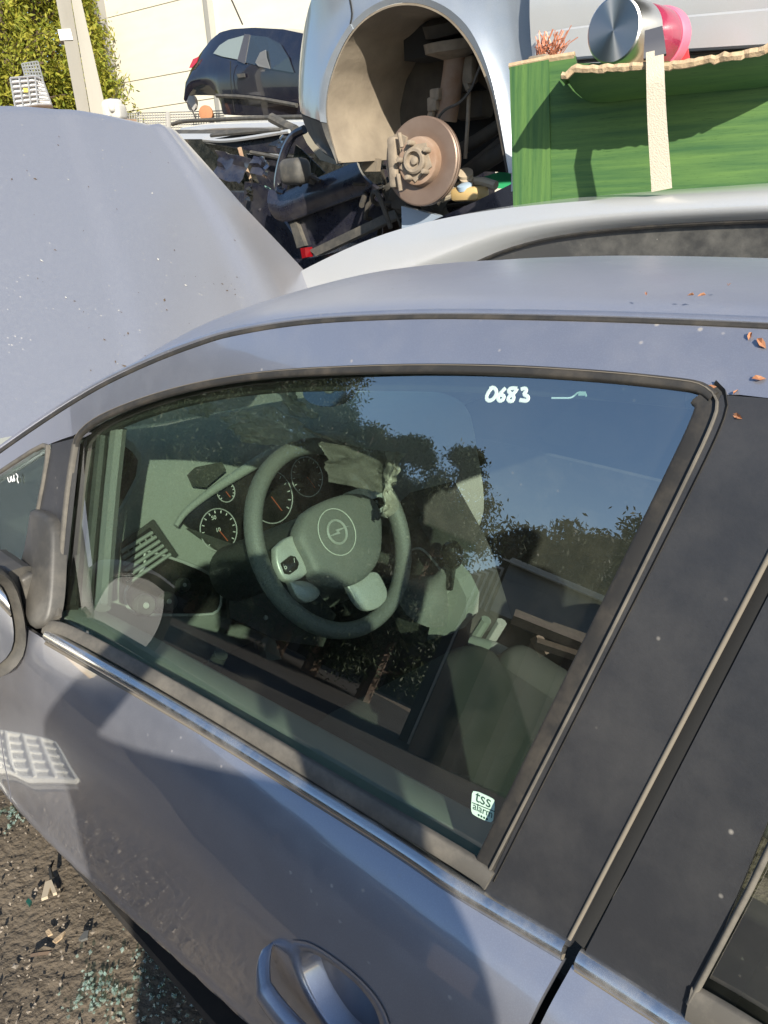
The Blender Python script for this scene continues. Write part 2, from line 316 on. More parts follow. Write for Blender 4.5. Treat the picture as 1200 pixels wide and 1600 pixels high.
# the front door: skin below the belt
CHB = [(-170, 850), (-60, 918), (75, 1003), (280, 1124), (466, 1237), (642, 1349), (709, 1396), (885, 1500), (1035, 1600), (1200, 1712), (1330, 1800)]
belt = w2c(side(smooth(CHB, 120))); gap_top = w2c(side([(889, 1497)]))[0]; gap_low = w2c(side([(834, 1600)]))[0]
def gapx(z): return gap_top[0]+(gap_low[0]-gap_top[0])/(gap_low[2]-gap_top[2])*(z-gap_top[2])
def skin(x0, x1, z1=.30, n=110, m=84):
    G = np.zeros((m, n, 3)); s = np.linspace(0, 1, m)**1.15
    for i in range(m):
        for j in range(n):
            z = .7
            for _ in range(3):
                a = x0(z) if callable(x0) else x0; b = x1(z) if callable(x1) else x1
                x = a+(b-a)*j/(n-1); zt = np.interp(x, belt[:, 0], belt[:, 2]); z = zt+(z1-zt)*s[i]
            G[i, j] = (x, -halfw(x, z), z)
    return G
hole = []
DG = skin(-1.13, lambda z: gapx(z)-.004)
DW = c2w(DG.reshape(-1, 3)).reshape(DG.shape)
front_door = mk('front_door', np.zeros((0, 3)), [], M['paint'], car)
def cut_skin(G, name, parent, mat, inside=None, t=.010):
    m, n = G.shape[:2]; W_ = c2w(G.reshape(-1, 3)); Nn = side_n(W_)
    q = []
    for i in range(m-1):
        for j in range(n-1):
            c = G[i:i+2, j:j+2].reshape(-1, 3).mean(0)
            if inside is None or not inside(c): q.append([i*n+j, (i+1)*n+j, (i+1)*n+j+1, i*n+j+1])
    V = np.r_[W_, W_-Nn*t]; k = m*n
    from collections import Counter
    ed = Counter()
    for f in q:
        for a, b in zip(f, f[1:]+f[:1]): ed[(a, b)] += 1
    rim = [[b, a, a+k, b+k] for (a, b) in ed if (b, a) not in ed]
    F = q+[[v+k for v in f[::-1]] for f in q]+rim
    return V, F
cup = smooth([(470, 1487), (490, 1488), (520, 1506), (555, 1534), (580, 1562), (594, 1592), (597, 1625), (588, 1650), (560, 1650), (525, 1622), (490, 1570), (468, 1520), (466, 1497), (470, 1487)], 48, 2)[:-1]
cpx = w2c(side(cup))[:, [0, 2]]; cpx = cpx.mean(0)+(cpx-cpx.mean(0))*1.11
def incup(c):
    x, z = c[0], c[2]; r = False; j = len(cpx)-1
    for i in range(len(cpx)):
        if (cpx[i, 1] > z) != (cpx[j, 1] > z) and x < (cpx[j, 0]-cpx[i, 0])*(z-cpx[i, 1])/(cpx[j, 1]-cpx[i, 1])+cpx[i, 0]: r = not r
        j = i
    return r
V, Fq = cut_skin(DG, 'front_door', car, M['paint'], incup)
bpy.data.objects.remove(front_door)
front_door = mk('front_door', V, Fq, M['paint'], car, True, crease=50)
V, Fq = cut_skin(skin(lambda z: gapx(z)+.005, 1.0, n=30), 'rear_door', car, M['paint'])
rear_door = mk('rear_door', V, Fq, M['paint'], car, True, crease=50)
V, Fq = cut_skin(skin(-2.1, -1.138, n=30), 'front_wing', car, M['paint'])
wing = mk('front_wing', V, Fq, M['paint'], car, True, crease=50)
# sill under the doors and dark structure behind the skin
xs = np.linspace(-1.9, 1.0, 60); prof = [(.305, -.035), (.27, -.012), (.235, .0), (.20, -.004), (.165, -.04), (.15, -.10)]
MB().grid(c2w(np.array([[(x, -halfw(x, z)-o, z) for x in xs] for z, o in [(.312, -.05), (.292, .0), (.26, .004), (.22, .0), (.18, -.03), (.15, -.12)]]).reshape(-1, 3)).reshape(6, 60, 3), .004).out('sill', M['paint'], car, True)
MB().grid(c2w(np.array([[(x, -halfw(x, z)+.05, z) for x in xs] for z in np.linspace(.2, .93, 12)]).reshape(-1, 3)).reshape(12, 60, 3), .01).out('inner_side', M['dark'], car, True)
glass = MB().grid(G, .0035, N_).out('door_glass', M['glass'], front_door, True)
# belt: dusty waist seal and bright strip
WS = [(72, 981), (100, 979), (330, 1108), (560, 1246), (752, 1360), (768, 1376)]
CHR = [(76, 993), (280, 1110), (466, 1224), (642, 1334), (709, 1382), (884, 1483)]
strip('waist_seal', np.array(WS)+[0, 0], .020, .007, M['dusty_rubber'], front_door, 60)
strip('chrome_strip', CHR, .020, .010, M['chrome'], front_door, 60, prof=[(-.010, -.003), (-.010, .003), (-.006, .008), (-.002, .010), (.003, .0095), (.008, .006), (.010, .002), (.010, -.003)])
strip('chrome_edge', np.array(CHR)+[-3, 12], .005, .004, M['beige_edge'], front_door, 60)
CHR2 = [(905, 1498), (970, 1540), (1060, 1598), (1200, 1690), (1330, 1776)]
strip('chrome_strip', CHR2, .020, .010, M['chrome'], rear_door, 40, prof=[(-.010, -.003), (-.010, .003), (-.006, .008), (-.002, .010), (.003, .0095), (.008, .006), (.010, .002), (.010, -.003)])
strip('chrome_edge', np.array(CHR2)+[-5, 14], .006, .004, M['beige_edge'], rear_door, 40)
# pillar trims
panel('pillar_trim', [(1122, 640), (1125, 617), (1200, 623), (1330, 637)], [(757, 1378), (800, 1405), (893, 1461), (893, 1462)], M['trim'], front_door, 30, 30, .003, .012) if False else None
def quadpanel(name, q, mat, parent, off, t=.008, n=20, m=40):
    a, b, c, d = [np.array(p, float) for p in q]    # top-left, top-right, bottom-right, bottom-left
    return panel(name, [a, b], [d, c], mat, parent, n, m, off, t)
quadpanel('pillar_trim', [(1127, 617), (1320, 632), (889, 1480), (757, 1394)], M['trim'], front_door, .002)
quadpanel('pillar_trim', [(1350, 640), (1460, 650), (1073, 1590), (911, 1494)], M['trim'], rear_door, .002)
strip('pillar_edge', [(1322, 634), (1203, 868), (1050, 1160), (891, 1466)], .004, .004, M['beige_edge'], front_door, 40, it=1)
strip('pillar_gap', [(1338, 636), (1220, 880), (1062, 1172), (900, 1470)], .017, .0006, M['dark'], front_door, 40, it=1)
# seals round the front window
strip('glass_seal', TOP, .010, .005, M['rubber'], front_door, 80)
strip('glass_seal_lip', np.array(TOP)-[0, 4], .0025, .0055, M['beige_edge'], front_door, 80)
strip('front_seal', [(119, 694), (108, 760), (98, 860), (91, 966)], .011, .006, M['dusty_rubber'], front_door, 30)
strip('rear_seal', [(1100, 614), (1112, 622), (1112, 648), (1050, 776), (900, 1076), (758, 1362)], .016, .004, M['rubber'], front_door, 60, prof=[(-.013, -.004), (-.013, .002), (-.010, .004), (.010, .001), (.013, .004), (.013, -.004)])
strip('rear_seal_lip', [(1104, 608), (1122, 622), (1123, 648), (1062, 776), (912, 1078), (762, 1370)], .002, .0055, M['dusty_rubber'], front_door, 60)
# quarter light, its trim and the mirror base
panel('quarter_glass', [(-150, 852), (-60, 788), (0, 746), (77, 698)], [(-150, 900), (-60, 895), (0, 893), (48, 880)], M['glass'], front_door, 20, 10, -.006, .0035)
strip('quarter_seal', [(-60, 780), (0, 738), (70, 693), (78, 700), (66, 775), (48, 850)], .008, .005, M['dusty_rubber'], front_door, 40, it=1)
quadpanel('pillar_trim', [(81, 694), (119, 684), (96, 900), (50, 860)], M['trim'], front_door, .001)
# ---------------------------------------------------------------- rest of the near car's shell
def cn(n): return np.asarray(n, float)@WM.T
def oncar(px, p0, n): return onplane(px, c2w(p0), cn(n))
def cgrid(G): G = np.asarray(G, float); return c2w(G.reshape(-1, 3)).reshape(G.shape)
MIR = np.array([1, -1, 1.])
V, Fq = cut_skin(skin(1.008, 2.25, n=20, m=20), 'x', car, None); mk('rear_wing', V, Fq, M['paint'], car, True, crease=50)
RS = skin(-2.1, 2.25, n=50, m=24)*MIR; MB().grid(cgrid(RS), .01).out('far_side', M['paint'], car, True)
MB().grid(cgrid([[(2.25, -.84+.056*j, .25+.15*i) for j in range(31)] for i in range(6)]), .02).out('tailgate', M['paint'], car)
MB().grid(cgrid([[(x, y, .24) for y in np.linspace(-.76, .76, 8)] for x in np.linspace(-1.7, 2.2, 12)]), .02).out('floor_pan', pm('dark_carpet', (.018, .017, .016), .95, dirt=.3, ds=10., dcol=(.08, .06, .045)), car)
MB().grid(cgrid([[(-1.78-.1*(z-.3), y, z) for y in np.linspace(-.7, .7, 8)] for z in np.linspace(.25, .98, 6)]), .02).out('bulkhead', M['dark'], car)
# front end under the raised bonnet
fb = MB(); fb.grid(cgrid([[(-2.62+.25*abs(y)**2, y, z) for y in np.linspace(-.7, .7, 14)] for z in (.25, .4, .55, .68)]), .03); fb.out('bumper', M['paint'], car, True)
MB().grid(cgrid([[(x, -(.74-.08*(-x-2.1)**2), z) for x in np.linspace(-2.6, -2.1, 8)] for z in (.35, .5, .65, .78)]), .02).out('front_wing', M['paint'], car, True)
eb = MB(); eb.rbox(c2w([-2.15, .05, .6]), (.5, .7, .35), .04, WM.T@np.eye(3)); eb.rbox(c2w([-2.1, -.35, .62]), (.28, .2, .22), .03); eb.tube(c2w([[-2.3, -.4, .72], [-2.2, 0, .84], [-2.3, .4, .72]]), .04); eb.out('engine', M['dark'], car, True)
MB().grid(cgrid([[(x, halfw(x, z)-.05, z) for x in np.linspace(-1.7, 2.1, 30)] for z in np.linspace(.26, .99, 10)]), .012).out('far_lining', pm('dark_door_lining', (.022, .023, .022), .8, dirt=.15), car, True)
# far window frames and glass
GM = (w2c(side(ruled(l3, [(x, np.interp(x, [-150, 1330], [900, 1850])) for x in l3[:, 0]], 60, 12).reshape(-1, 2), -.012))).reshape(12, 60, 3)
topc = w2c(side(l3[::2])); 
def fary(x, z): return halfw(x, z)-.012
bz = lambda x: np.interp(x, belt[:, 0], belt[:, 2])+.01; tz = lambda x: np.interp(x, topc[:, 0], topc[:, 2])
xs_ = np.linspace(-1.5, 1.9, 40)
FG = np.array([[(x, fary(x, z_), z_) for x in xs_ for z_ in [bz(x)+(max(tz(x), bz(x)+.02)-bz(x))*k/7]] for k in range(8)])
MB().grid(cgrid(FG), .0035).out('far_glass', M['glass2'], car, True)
FR = np.array([[(x, halfw(x, z_)+.0, z_) for x in xs_ for z_ in [tz(x)+(np.interp(x, gc[:, 0], gc[:, 2])-tz(x))*k/4]] for k in range(5)])
MB().grid(cgrid(FR), .015).out('far_frame', M['paint'], car, True)
for xa, xb in ((-.06, .16), (.95, 1.1)):
    MB().grid(cgrid([[(x, halfw(x, z_)+.003, z_) for x in np.linspace(xa, xb, 4) for z_ in [bz(x)+(tz(x)-bz(x))*k/7]] for k in range(8)]), .03).out('far_pillar', M['trim'], car, True)
# rear side window and the near rear quarter
panel('rear_glass', [(1355, 640+0*1), (2100, 700)], [(1075, 1566), (1500, 1860)], M['glass'], rear_door, 24, 16, -.012, .0035)
strip('rear_window_seal', [(1452, 660), (1330, 1040), (1203, 1330), (1078, 1566)], .005, .006, M['dusty_rubber'], rear_door, 40, it=1)
strip('waist_seal', [(1078, 1566), (1140, 1602), (1260, 1680), (1400, 1770)], .03, .006, M['dusty_rubber'], rear_door, 30)
# ---------------------------------------------------------------- raised bonnet
hp0, hn = np.array([-1.75, 0, 1.0]), np.array([.72, 0, .69])
HA = [(-520, 200), (-200, 172), (0, 165), (60, 167), (150, 177), (215, 186), (258, 190), (272, 194)]
HB = [(-520, 1150), (-200, 900), (0, 740), (200, 640), (360, 560), (470, 500), (540, 478)]
hg = ruled(smooth(HA, 180, 1), HB, 180, 60); HP = oncar(hg.reshape(-1, 2), hp0, hn).reshape(60, 180, 3)
uu = np.linspace(0, 1, 180)[None, :]; vv = np.linspace(0, 1, 60)[:, None]
cr = lambda s, c, w: np.clip(1-np.abs(s-c)/w, 0, 1)
rc = .972-.055*vv; c1 = .765-.06*vv
rise = .020*np.exp(-((uu-rc)/(.006+.016*vv))**2)-.03*np.clip((uu-rc)/.05, 0, 1)+.007*np.clip((uu-c1)/.03, 0, 1)-.030*np.clip((uu-c1-.02)/(rc-c1), 0, 1)**2*np.clip(1-(uu-rc)/.02, 0, 1)-.004*np.clip((uu-.985)/.015, 0, 1)**2-.008*np.clip((.03-vv)/.03, 0, 1)**2+.03*np.sin(np.pi*uu)*np.sin(np.pi*np.clip(vv*.8+.1, 0, 1))
rise = rise+.0015*np.sin(uu*13+vv*5)*np.sin(vv*9)
for _ in range(2): rise[:, 1:-1] = (rise[:, :-2]+2*rise[:, 1:-1]+rise[:, 2:])/4
HP = HP+cn(hn)[None, None]*rise[..., None]
bon = MB().grid(HP, .012, np.broadcast_to(cn(hn)/np.linalg.norm(hn), HP.shape)).out('bonnet', M['hoodpaint'], car, True)
# ---------------------------------------------------------------- door handle
cw = side(cup); nn = side_n(cw); cc = cw.mean(0); cnn = side_n(cc)[0]
rings = [cw+(cw-cc)*.24+nn*.0006, cw+(cw-cc)*.02+nn*.0016, cw+(cc-cw)*.04-nn*.004, cw+(cc-cw)*.13-nn*.026, cw+(cc-cw)*.34-nn*.046, cw+(cc-cw)*.75-nn*.050]
k = len(cw); Vc = np.concatenate(rings+[(cc-cnn*.050)[None]]); Fc = [[i*k+j, i*k+(j+1) % k, (i+1)*k+(j+1) % k, (i+1)*k+j] for i in range(len(rings)-1) for j in range(k)]+[[(len(rings)-1)*k+j, (len(rings)-1)*k+(j+1) % k, len(rings)*k] for j in range(k)]
hc_ = mk('handle_cup', Vc, Fc, [M['paint'], M['cup']], front_door, True, crease=80, rec=False)
hc_.data.polygons.foreach_set('material_index', [0 if i < 3*len(cup) else 1 for i in range(len(Fc))])
hp = smooth([(424, 1473), (434, 1496), (456, 1530), (482, 1562), (514, 1594), (548, 1624), (588, 1660), (606, 1682)], 40); hs = np.linspace(0, 1, 40)
hoff = .004+.030*np.clip(hs/.18, 0, 1)**.7*np.clip((1-hs)/.12, 0, 1)**.6
HPt = side(hp); hN = side_n(HPt); HPt = HPt+hN*hoff[:, None]; wv = .004+.0118*np.clip(hs/.16, 0, 1)**.7
ks = 14; Tg = np.gradient(HPt, axis=0); Tg /= np.linalg.norm(Tg, axis=1, keepdims=True); Bg = np.cross(hN, Tg)
Vh = [HPt[i]+Bg[i]*wv[i]*math.cos(a)+hN[i]*(.010+.003*hs[i])*math.sin(a) for i in range(40) for a in np.linspace(0, 2*math.pi, ks, endpoint=False)]
mk('door_handle', Vh, [[i*ks+j, i*ks+(j+1) % ks, (i+1)*ks+(j+1) % ks, (i+1)*ks+j] for i in range(39) for j in range(ks)]+[list(range(ks)), [39*ks+j for j in range(ks)]], M['paint'], front_door, True, crease=80)
# ---------------------------------------------------------------- door mirror
mo = [(-150, 932), (-80, 893), (0, 886), (18, 900), (31, 933), (40, 980), (39, 1014), (26, 1038), (0, 1058), (-80, 1088), (-150, 1070), (-172, 1000), (-150, 932)]
mo = smooth(mo, 37, 2)[:-1]; mx0 = -.99
mr = oncar(mo, (mx0, 0, 0), (1, 0, 0)); mc = mr.mean(0); ax_ = cn((-1, 0, 0))
rr_ = [mr+(mc-mr)*.16-ax_*.004, mr+(mc-mr)*.05-ax_*.014, mr-ax_*.006, mr+ax_*.02, mr+(mc-mr)*.08+ax_*.07, mr+(mc-mr)*.35+ax_*.12, mr+(mc-mr)*.8+ax_*.14]
rr_[0] = mr+(mc-mr)*.17+ax_*.012
k = len(mr); Vm = np.concatenate([mr+(mc-mr)*.9+ax_*.012]+rr_); Fm = [[i*k+j, i*k+(j+1) % k, (i+1)*k+(j+1) % k, (i+1)*k+j] for i in range(len(rr_)) for j in range(k)]+[list(range(k)), [len(rr_)*k+j for j in range(k)]]
mirror = mk('door_mirror', Vm, Fm, M['mirror_plastic'], front_door, True, crease=50)
mg = mr+(mc-mr)*.20-ax_*.002; MB().prism(mg, ax_*.008).out('mirror_glass', M['mirror'], mirror)
arm = oncar(smooth([(14, 893), (52, 880), (60, 905), (76, 958), (74, 968), (40, 985), (20, 985), (10, 920), (14, 893)], 24, 1)[:-1], (-1.02, 0, 0), (1, 0, 0))
MB().prism(arm, cn((-.10, 0, 0))).out('mirror_arm', M['mirror_plastic'], mirror)
sail = side([(60, 797), (66, 795), (92, 808), (97, 830), (92, 962), (72, 984), (55, 978), (40, 895), (52, 850)], .002)
def pillow(name, P, nrm, t, mat, parent, bev=.12, n=40):
    q = smooth(np.vstack([P, P[:1]]), n+1, 2)[:-1]; c = q.mean(0); nrm = nrm/np.linalg.norm(nrm)
    R_ = [q-nrm*.01, q+nrm*t*.6, q+(c-q)*bev*.35+nrm*t*.92, q+(c-q)*bev+nrm*t*1.05, q+(c-q)*.55+nrm*t*1.2, q+(c-q)*.96+nrm*t*1.25]
    return mk(name, np.concatenate(R_), [[i*n+j, i*n+(j+1) % n, (i+1)*n+(j+1) % n, (i+1)*n+j] for i in range(5) for j in range(n)]+[list(range(n)), [5*n+j for j in range(n)]], mat, parent, True, crease=70)
pillow('mirror_base', sail, side_n(sail.mean(0))[0], .016, M['mirror_plastic'], mirror)
pillow('mirror_arm', oncar([(30, 903), (54, 888), (66, 925), (73, 952), (42, 970), (36, 940)], (-1.015, 0, 0), (1, 0, 0)), cn((1, 0, 0)), .01, M['mirror_plastic'], mirror)
# ---------------------------------------------------------------- cabin
M['dash'] = pm('grey_green_dash_plastic', (.33, .345, .32), .6, dirt=.2, ds=7., dcol=(.24, .23, .19), bump=.12, bs=500, specks=.25)
M['dash2'] = pm('dark_cabin_plastic', (.045, .047, .044), .5, dirt=.2, ds=12., dcol=(.2, .18, .15), bump=.08, bs=400)
M['gloss'] = pm('gloss_black_plastic', (.012, .012, .013), .12, dirt=.1, ds=15.)
M['silver'] = pm('satin_silver_plastic', (.62, .63, .61), .35, .3, dirt=.15, ds=20.)
M['leather'] = pm('worn_black_leather', (.20, .205, .20), .45, dirt=.15, ds=20., bump=.25, bs=600)
M['seat'] = pm('woven_seat_cloth', (.065, .068, .065), .95, dirt=.3, ds=9., dcol=(.12, .11, .09), bump=.5, bs=500)
M['print'] = pm('pale_print', (.75, .76, .72), .6)
dp = np.array([(-1.86, .985), (-1.7, 1.05), (-1.5, 1.10), (-1.32, 1.125), (-1.22, 1.115), (-1.185, 1.085), (-1.155, 1.0), (-1.125, .915), (-1.10, .83), (-1.10, .76), (-1.15, .66), (-1.25, .55), (-1.4, .5)])
dp = smooth(dp, 40, 2)
def dy0(x, z): return -np.interp(z, [.5, .8, .86, 1.0, 1.09, 1.13], [.72, .70, .675, .605, .515, .49]) if x > -1.30 else -np.interp(x, [-1.9, -1.45, -1.30], [.62, .60, .50])
DGm = np.array([[(x-.030, dy0(x, z)+(.64-dy0(x, z))*t, z-.012*math.sin(6*t)*(x < -1.15)) for t in np.linspace(0, 1, 40)] for x, z in dp])
dash = MB().grid(cgrid(DGm), .02).out('dashboard', M['dash'], car, True)
DP0, DN = np.array([-1.118, -.4, .905]), np.array([.94, 0, .34]); DN = DN/np.linalg.norm(DN)
def ondash(px, o=0.): return oncar(px, DP0+DN*o, DN)
wn = cn(DN)
def dprism(name, px, o, t, mat, parent): return MB().prism(ondash(px, o), wn*t).out(name, mat, parent)
# instrument pack: brow, dark face, dials
clu = [(283, 816), (292, 800), (322, 778), (362, 752), (420, 716), (470, 694), (520, 690), (560, 705), (585, 745), (578, 790), (520, 800), (462, 822), (424, 848), (395, 862), (345, 846), (298, 829)]
panel_ = dprism('instrument_panel', clu, .004, .006, M['gloss'], dash)
MB().tube(ondash(smooth([(275, 822), (286, 803), (318, 776), (360, 748), (420, 711), (470, 688), (522, 683), (566, 700)], 40), .03), np.linspace(.006, .022, 40), 10).out('cluster_brow', M['dash'], dash, True)
dprism('cluster_shelf', [(290, 826), (345, 846), (395, 864), (430, 850), (465, 824), (560, 790), (575, 800), (470, 842), (430, 872), (390, 878), (340, 862)], .004, .014, M['dash2'], dash)
def ring(name, c, r, w, mat, parent, o=.012, a0=0, a1=2*math.pi, k=40, sq=1.):
    p = ondash([c], o)[0]; u = cn((0, 1, 0)); v = np.cross(wn, u); A = np.linspace(a0, a1, k)
    return MB().tube([p+u*r*math.cos(a)+v*r*sq*math.sin(a) for a in A], w, 6).out(name, mat, parent, True)
def text(name, s, p, u, v, size, mat, parent, ext=.0004):
    c = bpy.data.curves.new(name, 'FONT'); c.body = s; c.size = size; c.extrude = ext; c.align_x = 'CENTER'; c.align_y = 'CENTER'
    t_ = bpy.data.objects.new(name, c); u = np.asarray(u)/np.linalg.norm(u); n_ = np.cross(u, v); n_ /= np.linalg.norm(n_); v = np.cross(n_, u)
    m_ = Matrix(((u[0], v[0], n_[0], p[0]), (u[1], v[1], n_[1], p[1]), (u[2], v[2], n_[2], p[2]), (0, 0, 0, 1)))
    me = None; C.objects.link(t_); bpy.context.view_layer.update()
    me = bpy.data.meshes.new_from_object(t_.evaluated_get(bpy.context.evaluated_depsgraph_get())); bpy.data.objects.remove(t_)
    me.transform(m_); V_ = np.array([list(w.co) for w in me.vertices]); F_ = [list(f.vertices) for f in me.polygons]; bpy.data.meshes.remove(me)
    return mk(name, V_, F_, mat, parent, rec=False)
UW, VW = cn((0, 1, 0)), np.cross(wn, cn((0, 1, 0)))
VW = VW if VW[2] > 0 else -VW
for c, r in (((342, 828), .048), ((424, 776), .064), ((353, 768), .024), ((480, 745), .05)):
    g_ = ring('dial_ring', c, r, .0014, M['silver'], panel_)
    tk = MB(); p = ondash([c], .0115)[0]
    for i in range(13):
        a = math.radians(-40+260/12*i); d_ = UW*math.cos(a)+VW*math.sin(a); tk.tube([p+d_*r*.80, p+d_*r*.92], .0013, 4)
    tk.out('dial_marks', M['print'], panel_)
    MB().tube([p, p+(UW*.5-VW*.86)*r*.7], .0012, 4).out('needle', pm('red_needle', (.5, .12, .06), .5) if 'needle' not in M else M['needle'], panel_)
for s, c in (('50', (334, 809)), ('10', (341, 828)), ('90', (412, 752)), ('30', (398, 790))): text('dial_number', s, ondash([c], .0115)[0], UW, VW, .013, M['print'], panel_)
# left air vent
vf = dprism('air_vent', [(186, 850), (238, 812), (276, 868), (196, 928)], .003, .006, M['dash2'], dash)
dprism('vent_lining', [(192, 854), (234, 824), (264, 868), (200, 914)], .009, .002, M['dark'], vf)
for k_ in range(6):
    a = k_/5.; A0 = np.array([190, 862])*(1-a)+np.array([199, 912])*a; B0 = np.array([238, 832])*(1-a)+np.array([266, 866])*a
    MB().tube(ondash([A0, B0], .013), .0042, 6).out('vent_slat', M['dash'], vf)
for k_ in range(5):
    a = .1+k_/5.; p0 = np.array([192, 860])*(1-a)+np.array([236, 830])*a; MB().prism(ondash([p0, p0+[3, 3], p0+[8, 10], p0+[5, 10]], .009), wn*.006).out('vent_fin', M['dash'], vf)
# trimmed dark panel standing in for the door mirror's reflection in the glass
pk = smooth([(226, 860), (268, 871), (326, 894), (341, 911), (347, 932), (343, 954), (330, 961), (240, 961), (206, 958), (194, 940), (196, 918), (226, 890), (226, 860)], 40, 1)[:-1]
sw = dprism('mirror_reflection_panel', pk, .003, .006, M['gloss'], dash)
MB().tube(np.r_[ondash(pk, .010), ondash(pk[:1], .010)], .0032, 6).out('reflection_trim', M['silver'], sw, True)
for c, r in (((284, 914), .016), ((260, 940), .021), ((224, 946), .024)):
    p = ondash([c], .009)[0]; MB().lathe(p, wn, [(r, 0), (r*.96, .010), (r*.8, .014), (r*.5, .012), (.001, .012)], 28).out('panel_knob', M['dash2'], sw, True); MB().lathe(p, wn, [(r*.28, .012), (r*.22, .0145), (.0005, .0145)], 14).out('knob_mark', M['silver'], sw)
bp_ = dprism('button_pad', [(344, 878), (372, 864), (384, 868), (386, 880), (358, 898), (348, 894)], .003, .008, M['dash2'], dash)
for s, c in (('o', (355, 878)), ('=', (368, 873)), ('x', (361, 887))): text('button_print', s, ondash([c], .0114)[0], UW, VW, .011, M['print'], bp_)
dprism('lower_dash_cover', [(350, 905), (420, 880), (470, 900), (520, 960), (500, 1010), (430, 1000), (355, 965)], .0, .012, M['dash2'], dash)
for c in ((372, 914), (415, 965)):
    MB().lathe(ondash([c], .012)[0], wn, [(.006, 0), (.005, .003), (.0005, .003)], 10).out('trim_screw', M['silver'], dash)
# speaker grille / defrost outlet on the dash top and the corner panel
topg = ondash([(292, 742), (305, 730), (345, 722), (352, 735), (320, 762), (300, 760)], .02); MB().prism(topg, wn*.004).out('dash_speaker', M['dash2'], dash)
for k_ in range(9):
    a = k_/8.; A0 = np.array([418, 655])*(1-a)+np.array([466, 640])*a; MB().tube(oncar([A0, A0+[22, 22]], (-1.42, 0, 0), (1, 0, 0)), .004, 5).out('defrost_slat', M['dark'], dash)
# steering wheel
WC, th = np.array([-.728, -.407, 1.059]), math.radians(30); WN = np.array([math.cos(th), 0, math.sin(th)]); WV = np.array([-math.sin(th), 0, math.cos(th)])
def onwheel(px, o=0.): return oncar(px, WC+WN*o, WN)
swn = cn(WN); A = np.linspace(0, 2*math.pi, 73)[:-1]; RIM = c2w([WC+.175*(math.cos(a)*np.array([0, 1., 0])+math.sin(a)*WV) for a in A])
k = 14; rv = []
for i, a in enumerate(A):
    rad = cn(math.cos(a)*np.array([0, 1., 0])+math.sin(a)*WV)
    for b in np.linspace(0, 2*math.pi, k, endpoint=False): rv.append(RIM[i]+rad*.0155*math.cos(b)+swn*.0185*math.sin(b))
steer = thing('steering_wheel', c2w(WC), None, None); steer.parent = car; steer.location = c2w(WC)-np.array(car.location); del_ = steer
rim_ = mk('rim', rv, [[i*k+j, i*k+(j+1) % k, ((i+1) % 72)*k+(j+1) % k, ((i+1) % 72)*k+j] for i in range(72) for j in range(k)], M['leather'], steer, True)
def wpad(name, px, o, t, mat, n=36, bev=.1, it=2):
    q = np.array(px, float); q = np.vstack([q, q[:1]]); q = smooth(q, n+1, it)[:-1]; P = onwheel(q, o); c = P.mean(0)
    R_ = [P, P+swn*t*.7, P+(c-P)*bev*.4+swn*t*.93, P+(c-P)*bev+swn*t, P+(c-P)*.5+swn*t*1.15, P+(c-P)*.95+swn*t*1.2]
    return mk(name, np.concatenate(R_), [[i*n+j, i*n+(j+1) % n, (i+1)*n+(j+1) % n, (i+1)*n+j] for i in range(5) for j in range(n)]+[list(range(n)), [5*n+j for j in range(n)]], mat, steer, True, crease=60)
wpad('spoke', [(424, 858), (440, 842), (462, 836), (480, 885), (470, 905), (440, 914), (424, 885)], -.006, .014, M['silver'])
wpad('spoke', [(536, 916), (580, 890), (592, 905), (604, 935), (580, 957), (556, 953)], -.006, .012, M['silver'])
wpad('spoke', [(536, 772), (575, 758), (604, 770), (598, 800), (582, 806)], -.006, .014, M['silver'])
wpad('spoke', [(446, 910), (476, 908), (500, 928), (480, 945), (458, 938)], -.012, .012, M['silver'])
wpad('airbag_cover', [(466, 806), (490, 788), (539, 773), (572, 782), (584, 804), (586, 845), (582, 882), (552, 915), (514, 923), (478, 906), (472, 884), (448, 842)], .0, .03, M['leather'], 60, .18)
wpad('button_pad', [(438, 880), (456, 865), (468, 886), (446, 902)], .009, .006, M['gloss'], 24, .1, 1)
wpad('button_pad', [(576, 783), (594, 775), (600, 790), (584, 800)], .009, .006, M['gloss'], 24, .1, 1)
for s, c in (('o', (446, 886)), ('/', (460, 876)), ('-', (453, 892)), ('=', (588, 784))): text('button_print', s, onwheel([c], .017)[0], UW, cn(WV), .012, M['print'], steer)
ec = onwheel([(527, 831)], .0375)[0]; eu, ev = cn((0, 1, 0)), cn(WV)
def ering(r, w, m_): return MB().tube([ec+eu*r*math.cos(a)+ev*r*math.sin(a) for a in np.linspace(0, 2*math.pi, 49)], w, 6).out('emblem_ring', m_, steer, True)
ering(.043, .0009, M['print']); ering(.0215, .0024, M['silver'])
z_ = [(-.031, -.004), (.003, -.0005), (.0015, -.006), (.031, .004), (-.003, .0005), (-.0015, .006)]
z_ = [(-.031, -.0045), (.0035, -.0045), (.0015, .0005), (.031, .0045), (-.0035, .0045), (-.0015, -.0005)]
MB().prism([ec+eu*a+ev*b for a, b in z_], swn*.003).out('emblem_bolt', M['silver'], steer)
cb = c2w(WC-WN*.01); MB().lathe(cb, -swn, [(.05, 0), (.058, .02), (.058, .10), (.06, .2), (.062, .34)], 24).out('steering_column', M['dash2'], car, True)
MB().tube(c2w([WC-WN*.07+[0, .03, 0], WC-WN*.06+[.02, .14, -.05], WC-WN*.05+[.02, .19, -.08]]), [.011, .010, .013], 10).out('wiper_stalk', M['dash2'], car, True)
MB().tube(c2w([WC-WN*.07+[0, -.03, 0], WC-WN*.06+[.02, -.12, .01], WC-WN*.05+[.02, -.17, .02]]), [.011, .010, .013], 10).out('indicator_stalk', M['dash2'], car, True)
